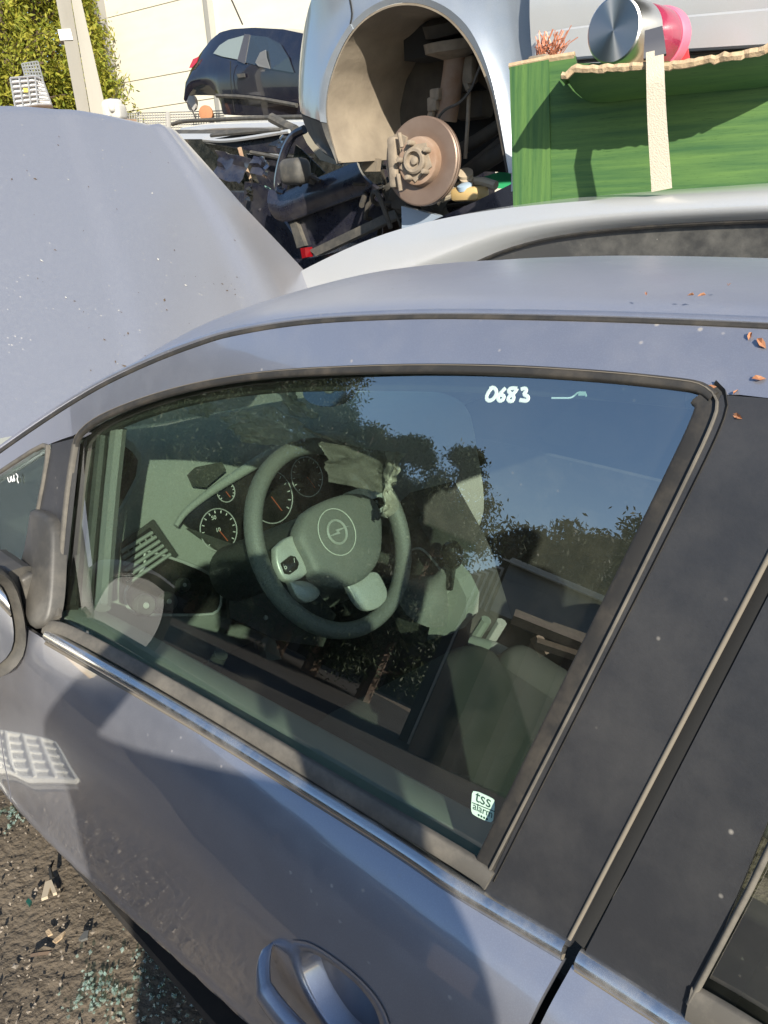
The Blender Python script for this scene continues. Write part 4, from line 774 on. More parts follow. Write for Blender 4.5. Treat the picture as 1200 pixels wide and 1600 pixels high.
MB().tube(ony(smooth([(476, 202), (460, 209), (449, 225), (440, 250), (434, 280), (434, 298), (446, 302)], 30), Y4-.01), .024, 8).out('window_frame', M['navy'], wdoor, True)
MB().prism(ony([(462, 226), (470, 232), (508, 270), (470, 296), (448, 297)], Y4+.12), (0, .004, 0)).out('window_glass', M['darkglass'], wdoor)
mir = MB(); mir.rbox(ony([(461, 268)], Y4-.12)[0], (.19, .12, .14), .045, None, 4); mir.tube(ony([(468, 275), (490, 280)], Y4-.06), .03, 8); mir.out('door_mirror', M['blackplastic'], wdoor, True)
mw = MB(); mw.tube(ony(smooth([(468, 290), (478, 278), (490, 276), (500, 283)], 12), Y4-.08), .010, 6); mw.tube(ony(smooth([(455, 290), (462, 284), (470, 288)], 10), Y4-.1), .014, 6); mw.out('mirror_cable', M['rubber'], wdoor, True)
W4('inner_trim', [(470, 205), (520, 215), (560, 250), (540, 262), (500, 250), (480, 225)], .4, .05, pm('dusty_cream_trim', (.36, .32, .24), .9))
W4('roof_skin', [(317, 220), (372, 210), (455, 206), (447, 240), (392, 236), (340, 226)], .45, .6, M['navy'])
W4('rear_window', [(318, 223), (372, 233), (396, 286), (384, 292), (350, 255)], .35, .05, M['darkglass']); W4('dash_panel', [(376, 240), (440, 246), (430, 300), (400, 292)], .5, .3, M['navy'])
MB().tube(ony([(374, 231), (380, 252), (390, 276), (394, 288)], Y4+.3), [.016, .013, .011, .010], 6).out('torn_pillar', pm('bare_tan_metal', (.42, .33, .22), .8, var=(.25, .12, .07), vs=18), cw_, True)
r8 = np.random.default_rng(21)
for i, (x, y_, w_, h_, mt) in enumerate(((400, 262, 40, 30, 'navy'), (352, 262, 44, 40, 'navy'), (412, 322, 30, 36, 'navy'), (600, 312, 26, 22, 'navy'), (650, 322, 40, 16, 'blackplastic'), (436, 222, 26, 18, 'darkglass'), (395, 300, 26, 20, 'darkglass'))):
    gq = np.array([[ony([(x+w_*(a-.5)+r8.normal(0, 1.2), y_+h_*(b-.5)+.25*w_*(a-.5)+r8.normal(0, 1.2))], Y4+.12)[0] for a in np.linspace(0, 1, 7)] for b in np.linspace(0, 1, 6)]); fold = r8.normal(0, 1, 2)
    gq[:, :, 1] += .09*np.sin(np.linspace(0, 3.2, 7)*fold[0]+1)[None]*np.cos(np.linspace(0, 2.6, 6)*fold[1])[:, None]+r8.normal(0, .012, (6, 7)); MB().grid(gq, .004).out('bent_panel', M[mt], cw_, True, crease=28)
for i, pts in enumerate(([(318, 218), (350, 221), (400, 214), (452, 205)], [(392, 238), (420, 243), (446, 249)], [(330, 212), (390, 206), (440, 203)])): MB().tube(ony(smooth(pts, 16), Y4+.42), .014, 6).out('roof_rail_trim', M['blackplastic'] if i else M['silverp'], cw_, True)
o = MB(); G_ = np.array([[ony([(x, y_)], Y4+.2)[0]+rng.normal(0, .012, 3) for x in np.linspace(402, 426, 7)] for y_ in np.linspace(291, 320, 7)]); o.grid(G_, .003); tag(o.out('green_cloth', pm('mint_green_cloth', (.42, .68, .52), .9), None, True), 'mint green crumpled cloth hanging out of the navy wreck', 'cloth')
W4('tail_lamp', [(469, 388), (476, 387), (478, 402), (472, 404)], -.10, .06, pm('red_lamp_plastic', (.22, .006, .01), .2, coat=1)); W4('lamp_housing', [(452, 348), (462, 346), (476, 384), (464, 388)], -.02, .08, M['blackplastic'])
W4('wing_panel', [(627, 322), (682, 336), (700, 345), (650, 360), (628, 358)], -.3, .03, pm('pale_blue_paint', (.42, .50, .60), .3, .2, .8))
W4('bonnet_edge', [(676, 345), (740, 316), (802, 286), (802, 322), (720, 336)], -.35, .06, M['navy'])
eb = MB(); r9 = np.random.default_rng(3)
for i in range(36):
    c_ = ony([(r9.uniform(603, 690), r9.uniform(292, 335))], Y4+r9.uniform(-.1, .3))[0]
    if i % 3: eb.rbox(c_, r9.uniform(.03, .14, 3), .012, np.array(Matrix.Rotation(r9.uniform(0, 3), 3, Vector(r9.normal(0, 1, 3)).normalized())))
    else: eb.tube(smooth([c_, c_+r9.normal(0, .1, 3), c_+r9.normal(0, .15, 3), c_+r9.normal(0, .18, 3)], 14), r9.uniform(.006, .016), 6)
eb.out('broken_engine_parts', M['murk'], cw_, True)
tn = MB(); tn.tube(ony(smooth([(700, 300), (728, 286), (750, 282), (775, 290)], 20), Y4-.2), .02, 8); tn.tube(ony(smooth([(690, 312), (715, 304), (745, 300)], 20), Y4-.2), .014, 8); tn.out('hose', pm('dusty_tan_hose', (.42, .36, .27), .85), cw_, True)
MB().rbox(ony([(734, 303)], Y4-.25)[0], (.16, .1, .06), .02).out('fluid_tank', pm('yellowed_plastic', (.60, .42, .18), .5), cw_, True); MB().lathe(ony([(727, 296)], Y4-.27)[0], (0, -.3, 1), [(.035, 0), (.035, .02), (.02, .026), (.001, .026)], 16).out('tank_cap', pm('pale_blue_cap', (.35, .45, .55), .5), cw_, True)
tag(MB().prism(ony([(738, 282), (800, 262), (802, 296), (745, 292)], Y4+.5), (0, .4, 0)).out('green_crate', pm('bright_green_plastic', (.05, .50, .20), .5)), 'bright green plastic crate glimpsed below the bare brake disc', 'crate')
W4('front_wing', [(382, 284), (398, 288), (424, 298), (438, 338), (482, 402), (500, 430), (430, 430), (380, 350)], .16, .05, M['navy'])
hull('lower_body', [(300, 400), (480, 405), (650, 362), (900, 340)], [(300, 760), (480, 760), (650, 720), (900, 700)], Y4+.02, 1.2, M['navy'], cw_, 6, 0, 9, 0, 30)
# --- silver estate roof further back
Y5 = 4.6
es = thing('silver_estate_car', ony([(380, 300)], Y5+.8)[0]*np.array([1, 1, 0]), 'silver estate car with black roof rails beyond the raised bonnet', 'car')
hull('roof', [(230, 200), (270, 194), (330, 191), (400, 189), (470, 188), (600, 190)], [(230, 212), (285, 204), (330, 203), (400, 204), (470, 205), (600, 207)], Y5, 1.3, M['silverp'], es, 6, .2, 0, .03, 40)
MB().grid(np.array([ony([(x, y_) for x in np.linspace(240, 600, 20)], Y5+.03-.05*k_) for k_, y_ in enumerate((204, 208, 212))]), .01).out('window_strip', M['blackplastic'], es)
MB().grid(np.array([ony([(x, y_+.012*(x-290)*0) for x in np.linspace(240, 600, 20)], Y5-.06-.02*k_) for k_, y_ in enumerate((211, 214, 219))]), .02).out('cant_rail', M['silverp'], es, True)
MB().grid(np.array([ony([(x, y_) for x in np.linspace(240, 600, 20)], Y5-.1) for y_ in (218, 260, 300)]), .02).out('side_windows', M['darkglass'], es, True)
hull('body', [(230, 298), (600, 298)], [(230, 470), (600, 470)], Y5-.15, 1.6, M['darkglass'] if False else M['navy'], es, 6, 0, 9, 0, 20)
for dy_ in (0.1, 1.15):
    MB().tube(ony(smooth([(258, 194), (272, 189), (320, 187), (380, 184), (470, 182), (600, 182)], 40), Y5)+np.array([0, dy_, 0]), .022, 8).out('roof_rail', M['blackplastic'], es, True)
    MB().tube(ony(smooth([(418, 184), (428, 189), (442, 197), (456, 203)], 16), Y5)+np.array([0, dy_-.05, 0]), [.05]*16, 8).out('rail_foot', M['blackplastic'], es, True)
# --- dark hatchback on the top of the far stack
Y6 = 6.6
M['hnavy'] = pm('glossy_dark_navy_paint', (.008, .009, .020), .2, .1, 1., dirt=.05, ds=5., dcol=(.30, .27, .22), specks=.3)
hk = thing('dark_hatchback', ony([(400, 178)], Y6+.8)[0], 'dark navy three-door hatchback up on the far stack with a rear wheel missing', 'car')
ht = [(290, 150), (290, 128), (294, 104), (302, 82), (314, 60), (326, 48), (345, 43), (380, 41), (430, 44), (480, 54), (520, 74), (560, 100), (620, 112), (660, 130), (664, 170)]
hb_ = [(291, 160), (296, 147), (304, 136), (316, 131), (328, 134), (338, 146), (345, 162), (348, 179), (380, 181), (430, 180), (480, 180), (540, 181), (570, 180), (600, 182), (664, 176)]
hz = ony([(400, 104)], Y6)[0][2]
hull('body', ht, hb_, Y6, 1.55, M['hnavy'], hk, 12, .35, hz, .03, 80, .04)
def H6(name, px, off, mat):
    P = ony(px, Y6); P[:, 1] += .35*np.clip(P[:, 2]-hz, 0, 9)+off; return MB().prism(P, (0, -.012, 0)).out(name, mat, hk)
M['paleglass'] = glassmat('pale_see_through_glass', (.75, .82, .80), 1.8, .1)
H6('rear_quarter_window', [(329, 83), (336, 70), (348, 61), (374, 54), (372, 93), (345, 88)], -.045, pm('sky_lit_glass', (.24, .28, .26), .08, 0, 1)); H6('door_window', [(383, 54), (412, 57), (436, 68), (455, 90), (464, 114), (430, 108), (386, 98)], -.045, pm('dim_glass', (.03, .04, .05), .06, 0, 1))  # sky light on the quarter window is put into its glass colour
H6('window_pillar', [(374, 52), (383, 53), (386, 100), (373, 95)], -.055, pm('dim_pillar', (.07, .07, .08), .4)); H6('seat_glimpse', [(404, 98), (408, 82), (416, 78), (420, 90), (428, 108), (410, 104)], -.06, pm('grey_seat_cover', (.13, .135, .14), .9))
H6('tail_light', [(295, 106), (298, 92), (306, 88), (305, 98), (300, 106)], -.05, pm('red_tail_light', (.5, .02, .03), .2, coat=1)); H6('door_handle', [(376, 116), (388, 115), (389, 121), (378, 122)], -.06, M['blackplastic'])
MB().tube(ony(smooth([(366, 96), (366, 130), (372, 176)], 16), Y6)+np.array([0, -.065, 0]), .006, 5).out('door_gap', M['dark'], hk); MB().tube(ony(smooth([(345, 150), (400, 152), (470, 165)], 16), Y6)+np.array([0, -.07, 0]), .03, 6).out('rubbing_strip', M['blackplastic'], hk, True)
MB().tube(ony([(379, 38), (362, 0), (358, -8)], Y6+.5), .012, 5).out('aerial', M['rubber'], hk)
MB().lathe(ony([(303, 161)], Y6+.25)[0], (0, -1, 0), [(.02, 0), (.11, 0), (.12, .05), (.02, .06)], 20).out('arch_panel', pm('pale_arch_panel', (.5, .48, .45), .8), hk, True)
MB().lathe(ony([(322, 177)], Y6-.2)[0], (.5, -.8, 0), [(.02, -.02), (.105, -.02), (.105, .02), (.06, .03), (.02, .03)], 28).out('rusty_drum', pm('orange_rust', (.45, .20, .09), .85, var=(.36, .17, .09), vs=20), hk, True)
MB().tube(ony([(292, 160), (300, 172), (306, 186)], Y6), .012, 5).out('hanging_cable', M['rubber'], hk)
hull('lower_hulk', [(292, 200), (660, 200)], [(292, 420), (660, 420)], Y6+.1, 1.5, M['navy'], hk, 5, 0, 9, 0, 14)
# ---------------------------------------------------------------- green boards, bottle, wire
YB = 1.13
BD = np.array([-.27, .963, 0]); BD /= np.linalg.norm(BD); B0 = ony([(802, 326)], YB)[0]
def onb(px, y): return onplane(px, B0+BD*(y-YB), BD)
def greenmat(name, st):
    m = pm(name, (.095, .185, .048), .55, var=(.035, .10, .035), vs=2.0, vf=.35, stretch=st, spec=.35); N = m.node_tree.nodes; L = m.node_tree.links; b = N['Principled BSDF']
    tc = N.new('ShaderNodeTexCoord'); mp = N.new('ShaderNodeMapping'); mp.inputs['Scale'].default_value = [v*2.2 for v in st]; L.new(tc.outputs['Object'], mp.inputs[0]); n = N.new('ShaderNodeTexNoise'); n.inputs['Scale'].default_value = 9; n.inputs['Detail'].default_value = 8; n.inputs['Roughness'].default_value = .7; L.new(mp.outputs[0], n.inputs[0])
    r = N.new('ShaderNodeMapRange'); r.inputs[1].default_value = .56; r.inputs[2].default_value = .70; L.new(n.outputs[0], r.inputs[0]); x = N.new('ShaderNodeMix'); x.data_type = 'RGBA'; src = b.inputs['Base Color'].links[0].from_socket
    L.new(r.outputs[0], x.inputs[0]); L.new(src, x.inputs[6]); x.inputs[7].default_value = (.015, .06, .012, 1); L.new(x.outputs[2], b.inputs['Base Color']); return m
M['greenh'] = greenmat('green_woodgrain_level', (1.3, 1.3, 30.)); M['greenv'] = greenmat('green_woodgrain_upright', (30., 30., 1.3))
M['chip'] = pm('raw_chipboard', (.55, .42, .27), .95, var=(.36, .25, .15), vs=60, bump=.6, bs=150)
bx = thing('green_cabinet', onb([(1000, 318)], YB+.12)[0], 'green wood-grain chipboard cabinet with a torn top board on the silver car roof', 'cabinet')
MB().prism(onb([(796, 105), (857, 93), (861, 320), (802, 326)], YB), BD*.02).out('side_board', M['greenv'], bx)
MB().prism(onb([(858, 94), (898, 87), (903, 110), (940, 118), (1100, 104), (1262, 80), (1262, 288), (1200, 298), (974, 311), (862, 319)], YB+.006), BD*.02).out('front_board', M['greenh'], bx)
e_ = MB(); e_.tube(onb([(796, 104), (857, 92), (898, 86)], YB+.011), .010, 6); e_.out('chipboard_edge', M['chip'], bx)
f_t = smooth([(879, 113), (920, 113), (1004, 109), (1060, 106), (1130, 95), (1200, 83), (1262, 60)], 50, 1); f_b = smooth([(880, 117), (905, 152), (930, 163), (1025, 151), (1130, 142), (1200, 136), (1262, 120)], 50, 1)
ft, fb_ = onb(f_t, YB-.25), onb(f_b, YB-.012); jag = rng.normal(0, .002, (50, 3)); FGd = np.array([ft*(1-t)+fb_*t+BD*(-.02*math.sin(math.pi*t)) for t in np.linspace(0, 1, 6)])
fn = np.cross(fb_-ft, np.gradient(ft, axis=0)); fn /= np.linalg.norm(fn, axis=1, keepdims=True); fn *= np.sign(-(fn@BD)[:, None]+1e-9)*1.
MB().grid(FGd, -.0, ).out('torn_board', M['greenh'], bx) if False else MB().grid(FGd, .016, np.broadcast_to(fn, FGd.shape)).out('torn_board', M['greenh'], bx, True)
ce = MB(); Pj = ft+jag-fn*.007; ce.tube(Pj, .0095+np.abs(rng.normal(0, .0015, 50)), 6); ce.out('chipboard_edge', M['chip'], bx)
MB().prism(onb([(862, 318), (1262, 286), (1262, 90), (862, 100)], YB+.26), BD*.02).out('back_board', M['greenh'], bx); zt = onb([(940, 112)], YB)[0]
MB().prism([onb([(862, 120)], YB+.03)[0], onb([(1262, 84)], YB+.03)[0], onb([(1262, 84)], YB+.03)[0]+BD*.24, onb([(862, 120)], YB+.03)[0]+BD*.24], (0, 0, -.018)).out('top_board', M['chip'], bx)
# steel-bottomed bottle lying on the boards, pointing at us
b0 = atdist([(958, 47)], 2.62)[0]; b1 = atdist([(1036, 62)], 2.88)[0]; ba = b1-b0; bl_ = np.linalg.norm(ba); ba /= bl_; BR = 48/1200*2.5*.84
bt = thing('drinking_bottle', b0, 'large steel-bottomed bottle with pink translucent body lying on the green boards', 'bottle')
bt.rotation_euler = Vector(ba).to_track_quat('Z', 'Y').to_euler(); RB = np.array(bt.rotation_euler.to_matrix())
def local(o): # meshes built in bottle space
    return o
def blathe(name, prof, mat, k_=48):
    mb = MB().lathe((0, 0, 0), (0, 0, 1), prof, k_); V_ = np.concatenate(mb.V)+np.array(bt.location); return mk(name, V_, mb.F, mat, bt, True, crease=30)
m = pm('brushed_steel', (.62, .62, .61), .28, 1.); N = m.node_tree.nodes; tg = N.new('ShaderNodeTangent'); tg.direction_type = 'RADIAL'; tg.axis = 'Z'; m.node_tree.links.new(tg.outputs[0], N['Principled BSDF'].inputs['Tangent']); N['Principled BSDF'].inputs['Anisotropic'].default_value = .9; M['brushed'] = m
blathe('steel_base', [(.0005, .0), (BR*.5, .0), (BR*.93, .0), (BR*.985, .004), (BR, .012), (BR, bl_*.42), (BR*.97, bl_*.43)], M['brushed'])
m = pm('pink_translucent_plastic', (.70, .06, .16), .25, coat=.5); m.node_tree.nodes['Principled BSDF'].inputs['Transmission Weight'].default_value = .55; M['pink'] = m
blathe('bottle_body', [(BR*.9, bl_*.40), (BR*.97, bl_*.44), (BR*.98, bl_*.8), (BR*.95, bl_*.9), (BR*.5, bl_*.95)], M['pink'])
blathe('bottle_collar', [(BR*.90, bl_*.86), (BR*1.01, bl_*.88), (BR*1.03, bl_*.93), (BR*1.02, bl_*1.02), (BR*.9, bl_*1.05), (.01, bl_*1.05)], pm('pink_collar_plastic', (.60, .16, .25), .35))
sp = [(1021, 44), (1022, 58), (1023, 80), (1024, 120), (1026, 180), (1030, 240), (1033, 280), (1034, 297)]; SP = np.array([onb([q], YB-y_)[0] for q, y_ in zip(smooth(sp, 30), np.interp(np.arange(30), [0, 3, 9, 29], [.16, .25, .282, .25]))]); sN = np.repeat((-rays([(1026, 180)])), 30, 0)
def gs(i0, i1, w, h, name, mat): P_ = SP[i0:i1]; wv_ = np.linspace(w, w*1.25, len(P_)); V_ = []; T_ = np.gradient(P_, axis=0); T_ /= np.linalg.norm(T_, axis=1, keepdims=True); B_ = np.cross(sN[i0:i1], T_); B_ /= np.linalg.norm(B_, axis=1, keepdims=True); G2 = np.array([P_+B_*(wv_*s_)[:, None] for s_ in (-.5, -.25, 0, .25, .5)]); return MB().grid(G2, h).out(name, mat, bx if False else None, True)
Lw = np.array(bt.rotation_euler.to_matrix())
def toB(o): # parent a world-built mesh to the rotated bottle
    V_ = np.array([list(v.co) for v in o.data.vertices])+np.array(o.location); me = o.data; Lc = (V_-np.array(bt.location))@Lw
    for v, c_ in zip(me.vertices, Lc): v.co = c_
    o.location = (0, 0, 0); o.parent = bt; return o
m = pm('cream_webbing', (.50, .45, .36), .9, bump=.8, bs=260); M['web'] = m
toB(gs(4, 30, .042, .003, 'strap', M['web'])); toB(gs(0, 6, .044, .010, 'strap_loop', pm('dark_grey_loop', (.09, .09, .10), .5)))
wt = MB(); r9 = np.random.default_rng(8)
for i in range(70):
    s_ = onb([(r9.uniform(838, 874), r9.uniform(84, 92))], YB+.06)[0]; d_ = np.array([r9.normal(0.02, .035), r9.normal(0, .02), r9.uniform(.015, .07)]); wt.tube([s_, s_+d_*.6+r9.normal(0, .004, 3), s_+d_], .0016, 4)
tag(wt.out('copper_wire_tuft', pm('copper_strands', (.55, .22, .13), .5, .2)), 'frayed tuft of copper wire strands on the corner of the green cabinet', 'wire')
st_ = MB(); st_.rbox(onb([(842, 92)], YB+.04)[0], (.07, .03, .02), .009, None, 3); tag(st_.out('stone', M['mud'], None, True), 'small beige lump beside the copper wire tuft', 'stone')
tag(MB().prism(onb([(1066, 70), (1072, 64), (1077, 96), (1062, 98)], YB+.25), BD*.03).out('red_box', pm('red_card', (.65, .04, .05), .5)), 'small red box peeking out behind the pink bottle', 'box')
# ---------------------------------------------------------------- far background
def vplane(px, p0, n): return onplane(px, p0, n)
wd_ = np.array([-.985, -.17, 0]); wn_ = np.array([-.17, .985, 0]); w0 = CAM+rays([(195, 180)])[0]*21
hall = thing('white_hall', w0*np.array([1, 1, 0])+np.array([4, 1, 0]), 'large cream panelled hall standing behind the scrap cars', 'building')
M['panel'] = pm('cream_wall_panel', (.74, .70, .58), .75, var=(.66, .62, .52), vs=1.2, dirt=.12, ds=2., dcol=(.45, .40, .33), bump=.1, bs=4, stretch=(1, 1, 6))
zs_ = [0.]+[vplane([(200, y_)], w0, wn_)[0][2] for y_ in (174, 128, 20)]; zs_ += [zs_[3]+2.6, zs_[3]+5.2]
x0_ = vplane([(168, 60)], w0, wn_)[0]; s0 = (x0_-w0)@(-wd_); s1 = (vplane([(331, 20)], w0, wn_)[0]-w0)@(-wd_); step = s1-s0
for i in range(4):
    for j in range(5):
        a, b_ = s0+step*i+.01, s0+step*(i+1)-.01; P = [w0-wd_*a, w0-wd_*b_]; q = [np.r_[P[0][:2], zs_[j]+.008], np.r_[P[1][:2], zs_[j]+.008], np.r_[P[1][:2], zs_[j+1]-.008], np.r_[P[0][:2], zs_[j+1]-.008]]
        MB().prism(q, wn_*.1).out('wall_panel', M['panel'], hall)
q = [w0-wd_*s0, w0-wd_*(s0+step*4)]; MB().prism([np.r_[q[0][:2], 0], np.r_[q[1][:2], 0], np.r_[q[1][:2], zs_[-1]], np.r_[q[0][:2], zs_[-1]]]+wn_*.06, wn_*8).out('wall_core', pm('grey_joint', (.40, .38, .34), .9), hall)
for i in range(3):
    c_ = w0-wd_*(s0+step*i-.02)-wn_*.06; MB().box(np.r_[c_[:2], zs_[-1]/2], (.14, .14, zs_[-1])).out('wall_pilaster', pm('grey_pilaster', (.36, .35, .32), .8), hall) if i else MB().box(np.r_[c_[:2], zs_[-1]/2], (.2, .2, zs_[-1])).out('corner_post', pm('grey_corner_post', (.26, .25, .23), .8), hall)
f0 = CAM+rays([(195, 192)])[0]*16; fm = MB()
for x in range(190, 345, 4): fm.tube(vplane([(x, 177), (x+3, 260)], f0, wn_), .010, 4)
for y_ in range(177, 260, 4): fm.tube(vplane([(188, y_+.5), (350, y_-4)], f0, wn_), .008, 4)
fn_ = thing('mesh_fence', vplane([(260, 300)], f0, wn_)[0]*np.array([1, 1, 0]), 'pale wire mesh fence in front of the cream hall', 'fence'); tag(fm.out('wire_mesh', pm('galvanised_wire', (.45, .44, .42), .5, .6), fn_), kind='stuff')
for x in (196, 262, 330): MB().tube(vplane([(x, 174), (x+4, 262)], f0-wn_*.06, wn_), .035, 6).out('fence_post', pm('fence_post_grey', (.4, .39, .37), .6), fn_)
# concrete pole made of two legs, with a white band
p0_ = CAM+rays([(140, 150)])[0]*13; pn_ = rays([(140, 150)])[0]*np.array([1, 1, 0]); pn_ /= np.linalg.norm(pn_)
pole = thing('concrete_pole', p0_*np.array([1, 1, 0]), 'tall twin-legged concrete pole with a white band in front of the green hedge', 'pole')
M['conc'] = pm('weathered_concrete', (.30, .285, .25), .9, var=(.23, .215, .185), vs=3, bump=.3, bs=30, stretch=(1, 1, .2)); M['conc2'] = pm('weathered_concrete_pale', (.38, .36, .31), .9, var=(.30, .28, .24), vs=3, bump=.3, bs=30, stretch=(1, 1, .2))
def drop(P): # carry the last two points down to the ground along their own edge
    return P
L1 = vplane([(80, -40), (104, -40), (166, 330), (150, 330)], p0_, pn_); MB().prism(L1, pn_*.30).out('pole_leg', M['conc'], pole)
L2 = vplane([(105, -40), (118, -40), (201, 330), (167, 330)], p0_-pn_*.05, pn_); MB().prism(L2, pn_*.34).out('pole_leg', M['conc2'], pole)
MB().prism(vplane([(90, 46), (110, 45), (114, 62), (94, 63)], p0_-pn_*.02, pn_), pn_*.34).out('white_band', pm('white_band_paint', (.8, .8, .78), .6), pole)
# IBC tank and loose cage on a steel skip behind the bonnet
q0 = CAM+rays([(45, 160)])[0]*12; qn = pn_
ibc = thing('liquid_tank', q0, 'white caged liquid tank with a yellow label above the bonnet edge at left', 'tank')
tb = MB(); tp = vplane([(16, 122), (54, 119), (58, 162), (24, 168)], q0, qn); tb.prism(tp, qn*.5); tb.out('tank_body', pm('white_polythene', (.72, .72, .70), .5), ibc)
tb = MB(); tp = vplane([(55, 120), (66, 124), (80, 163), (59, 163)], q0+qn*.04, qn); tb.prism(tp, qn*.45); tb.out('tank_side', pm('white_polythene_side', (.72, .72, .70), .5), ibc)  # side face in the same white polythene as the body
bars = MB()
for k_ in range(7): t = k_/6; bars.tube(vplane([np.array([16, 122])*(1-t)+np.array([24, 168])*t, np.array([55, 119])*(1-t)+np.array([59, 163])*t, np.array([66, 124])*(1-t)+np.array([80, 163])*t], q0-qn*.03, qn), .012, 5)
for a_, c_ in (((16, 122), (24, 168)), ((30, 121), (36, 166)), ((43, 120), (48, 164)), ((55, 119), (59, 163)), ((66, 124), (80, 163))): bars.tube(vplane([a_, c_], q0-qn*.03, qn), .012, 5)
bars.out('cage', pm('galvanised_bar', (.5, .5, .5), .45, .7), ibc); MB().prism(vplane([(36, 138), (43, 138), (44, 144), (37, 144)], q0-qn*.05, qn), qn*.01).out('label_plate', pm('yellow_label', (.7, .55, .06), .6), ibc)
lc = MB()
for k_ in range(7): t = k_/6; lc.tube(vplane([np.array([34, 100])*(1-t)+np.array([59, 96])*t, np.array([40, 122])*(1-t)+np.array([67, 124])*t], q0, qn), .010, 5); 
for k_ in range(6): t = k_/5; lc.tube(vplane([np.array([34, 100])*(1-t)+np.array([40, 122])*t, np.array([59, 96])*(1-t)+np.array([67, 124])*t], q0, qn), .010, 5)
tag(lc.out('loose_cage', pm('grey_cage_bar', (.35, .36, .36), .5, .6)), 'loose tilted wire cage lying on top of the white tank', 'cage')
zz_ = q0[2]-.02; MB_ = MB().box(np.r_[(q0+qn*.4)[:2], zz_/2-.1], (2.4, 1.6, zz_-.25)); tag(MB_.out('steel_skip', M['rust']), 'rusty steel skip under the white tank, behind the bonnet', 'skip')
r9 = np.random.default_rng(2)
for i, lab in enumerate(('white plastic sack leaning on the concrete pole foot', 'smaller white plastic sack beside the concrete pole', 'crumpled white sack nearest the hall corner')):
    p_ = CAM+rays([(168+8*i, (172, 166, 175)[i])])[0]*13; sk_ = MB().rbox(p_, r9.uniform(.16, .26, 3), .05, np.array(Matrix.Rotation(r9.uniform(0, 3), 3, 'Z')), 3); tag(sk_.out('white_sack', pm('white_sack', (.5, .49, .46), .7) if i == 0 else bpy.data.materials['white_sack'], None, True), lab, 'sack', 'white sacks by the pole')
# ---------------------------------------------------------------- trees
def leafmat(name, c1, c2, tr=.25):
    m = bpy.data.materials.new(name); m.use_nodes = True; N = m.node_tree.nodes; L = m.node_tree.links; b = N['Principled BSDF']; b.inputs['Roughness'].default_value = .6; b.inputs['Specular IOR Level'].default_value = .3
    g_ = N.new('ShaderNodeNewGeometry'); r = N.new('ShaderNodeMix'); r.data_type = 'RGBA'; r.inputs[6].default_value = (*c1, 1); r.inputs[7].default_value = (*c2, 1); L.new(g_.outputs['Random Per Island'], r.inputs[0]); L.new(r.outputs[2], b.inputs['Base Color'])
    t = N.new('ShaderNodeBsdfTranslucent'); L.new(r.outputs[2], t.inputs[0]); x = N.new('ShaderNodeMixShader'); x.inputs[0].default_value = tr; o_ = N['Material Output']; L.new(b.outputs[0], x.inputs[1]); L.new(t.outputs[0], x.inputs[2]); L.new(x.outputs[0], o_.inputs[0]); return m
M['thuja'] = leafmat('sunlit_cypress_leaf', (.15, .19, .02), (.36, .33, .045)); M['fir'] = leafmat('dark_fir_needles', (.012, .024, .009), (.035, .05, .016), .1); M['pine'] = leafmat('pine_needles', (.008, .014, .006), (.022, .03, .011), .08); M['autumn'] = leafmat('autumn_leaf', (.22, .12, .03), (.35, .20, .06)); M['bark'] = pm('rough_bark', (.10, .07, .05), .95, bump=.6, bs=20)
def tree(name, base, h, r, n, leaf, mat, kind, label, group, seed):
    r_ = np.random.default_rng(seed); t_ = thing(name, base, label, 'tree', group)
    MB().tube([base, base+np.array([.05, 0, h*.5]), base+np.array([0, .05, h*.95])], [r*.09+.04, r*.06+.02, .02], 8).out('trunk', M['bark'], t_, True)
    tw = MB(); P = []
    nb = 46 if kind != 'column' else 60
    for i in range(nb):
        f = r_.uniform(.08, .98) if kind != 'pine' else r_.uniform(.35, .98)
        if kind == 'column': R_ = r*(1-f**3)*r_.uniform(.8, 1.1)
        elif kind == 'fir': R_ = r*(1-f)**.75*r_.uniform(.7, 1.2)+.2
        else: R_ = r*math.sqrt(max(0, 1-((f-.62)/.45)**2))*r_.uniform(.6, 1.15)+.15
        a = r_.uniform(0, 6.283); d = np.array([math.cos(a), math.sin(a), r_.uniform(-.15, .25) if kind == 'fir' else r_.uniform(.1, .7)]); s_ = base+np.array([0, 0, h*f]); e_ = s_+d*R_
        tw.tube([s_, (s_+e_)/2+np.array([0, 0, .05*R_]), e_], [.035, .02, .006], 4)
        m_ = n//nb; u = r_.uniform(.25, 1.05, m_)**.7; sp_ = (.10+.16*R_)*(1.15-.5*u)
        P.append(s_+(e_-s_)*u[:, None]+r_.normal(0, 1, (m_, 3))*sp_[:, None]*np.array([1, 1, .75]))
    tw.out('limbs', M['bark'], t_)
    P = np.concatenate(P); n = len(P); nr = r_.normal(0, 1, (n, 3)); nr /= np.linalg.norm(nr, axis=1, keepdims=True); a_ = np.cross(nr, r_.normal(0, 1, (n, 3))); a_ /= np.linalg.norm(a_, axis=1, keepdims=True); b_ = np.cross(nr, a_); s_ = leaf*r_.uniform(.5, 1.4, n)[:, None]
    V_ = np.stack([P-a_*s_, P-b_*s_*.35, P+a_*s_, P+b_*s_*.35], 1).reshape(-1, 3); F_ = np.arange(4*n).reshape(-1, 4)
    mk('crown', V_, F_.tolist(), mat, t_, rec=False); return t_
def gnd(px, r_): p_ = CAM+rays([px])[0]*r_; return np.r_[p_[:2], 0.]
HL = ['bushy yellow-green cypress at the far left edge behind the white tank', 'yellow-green cypress behind the white tank and cage', 'yellow-green cypress directly left of the concrete pole', 'yellow-green cypress half hidden behind the concrete pole', 'slim yellow-green cypress between concrete pole and cream hall', 'tall yellow-green cypress at the hall corner']
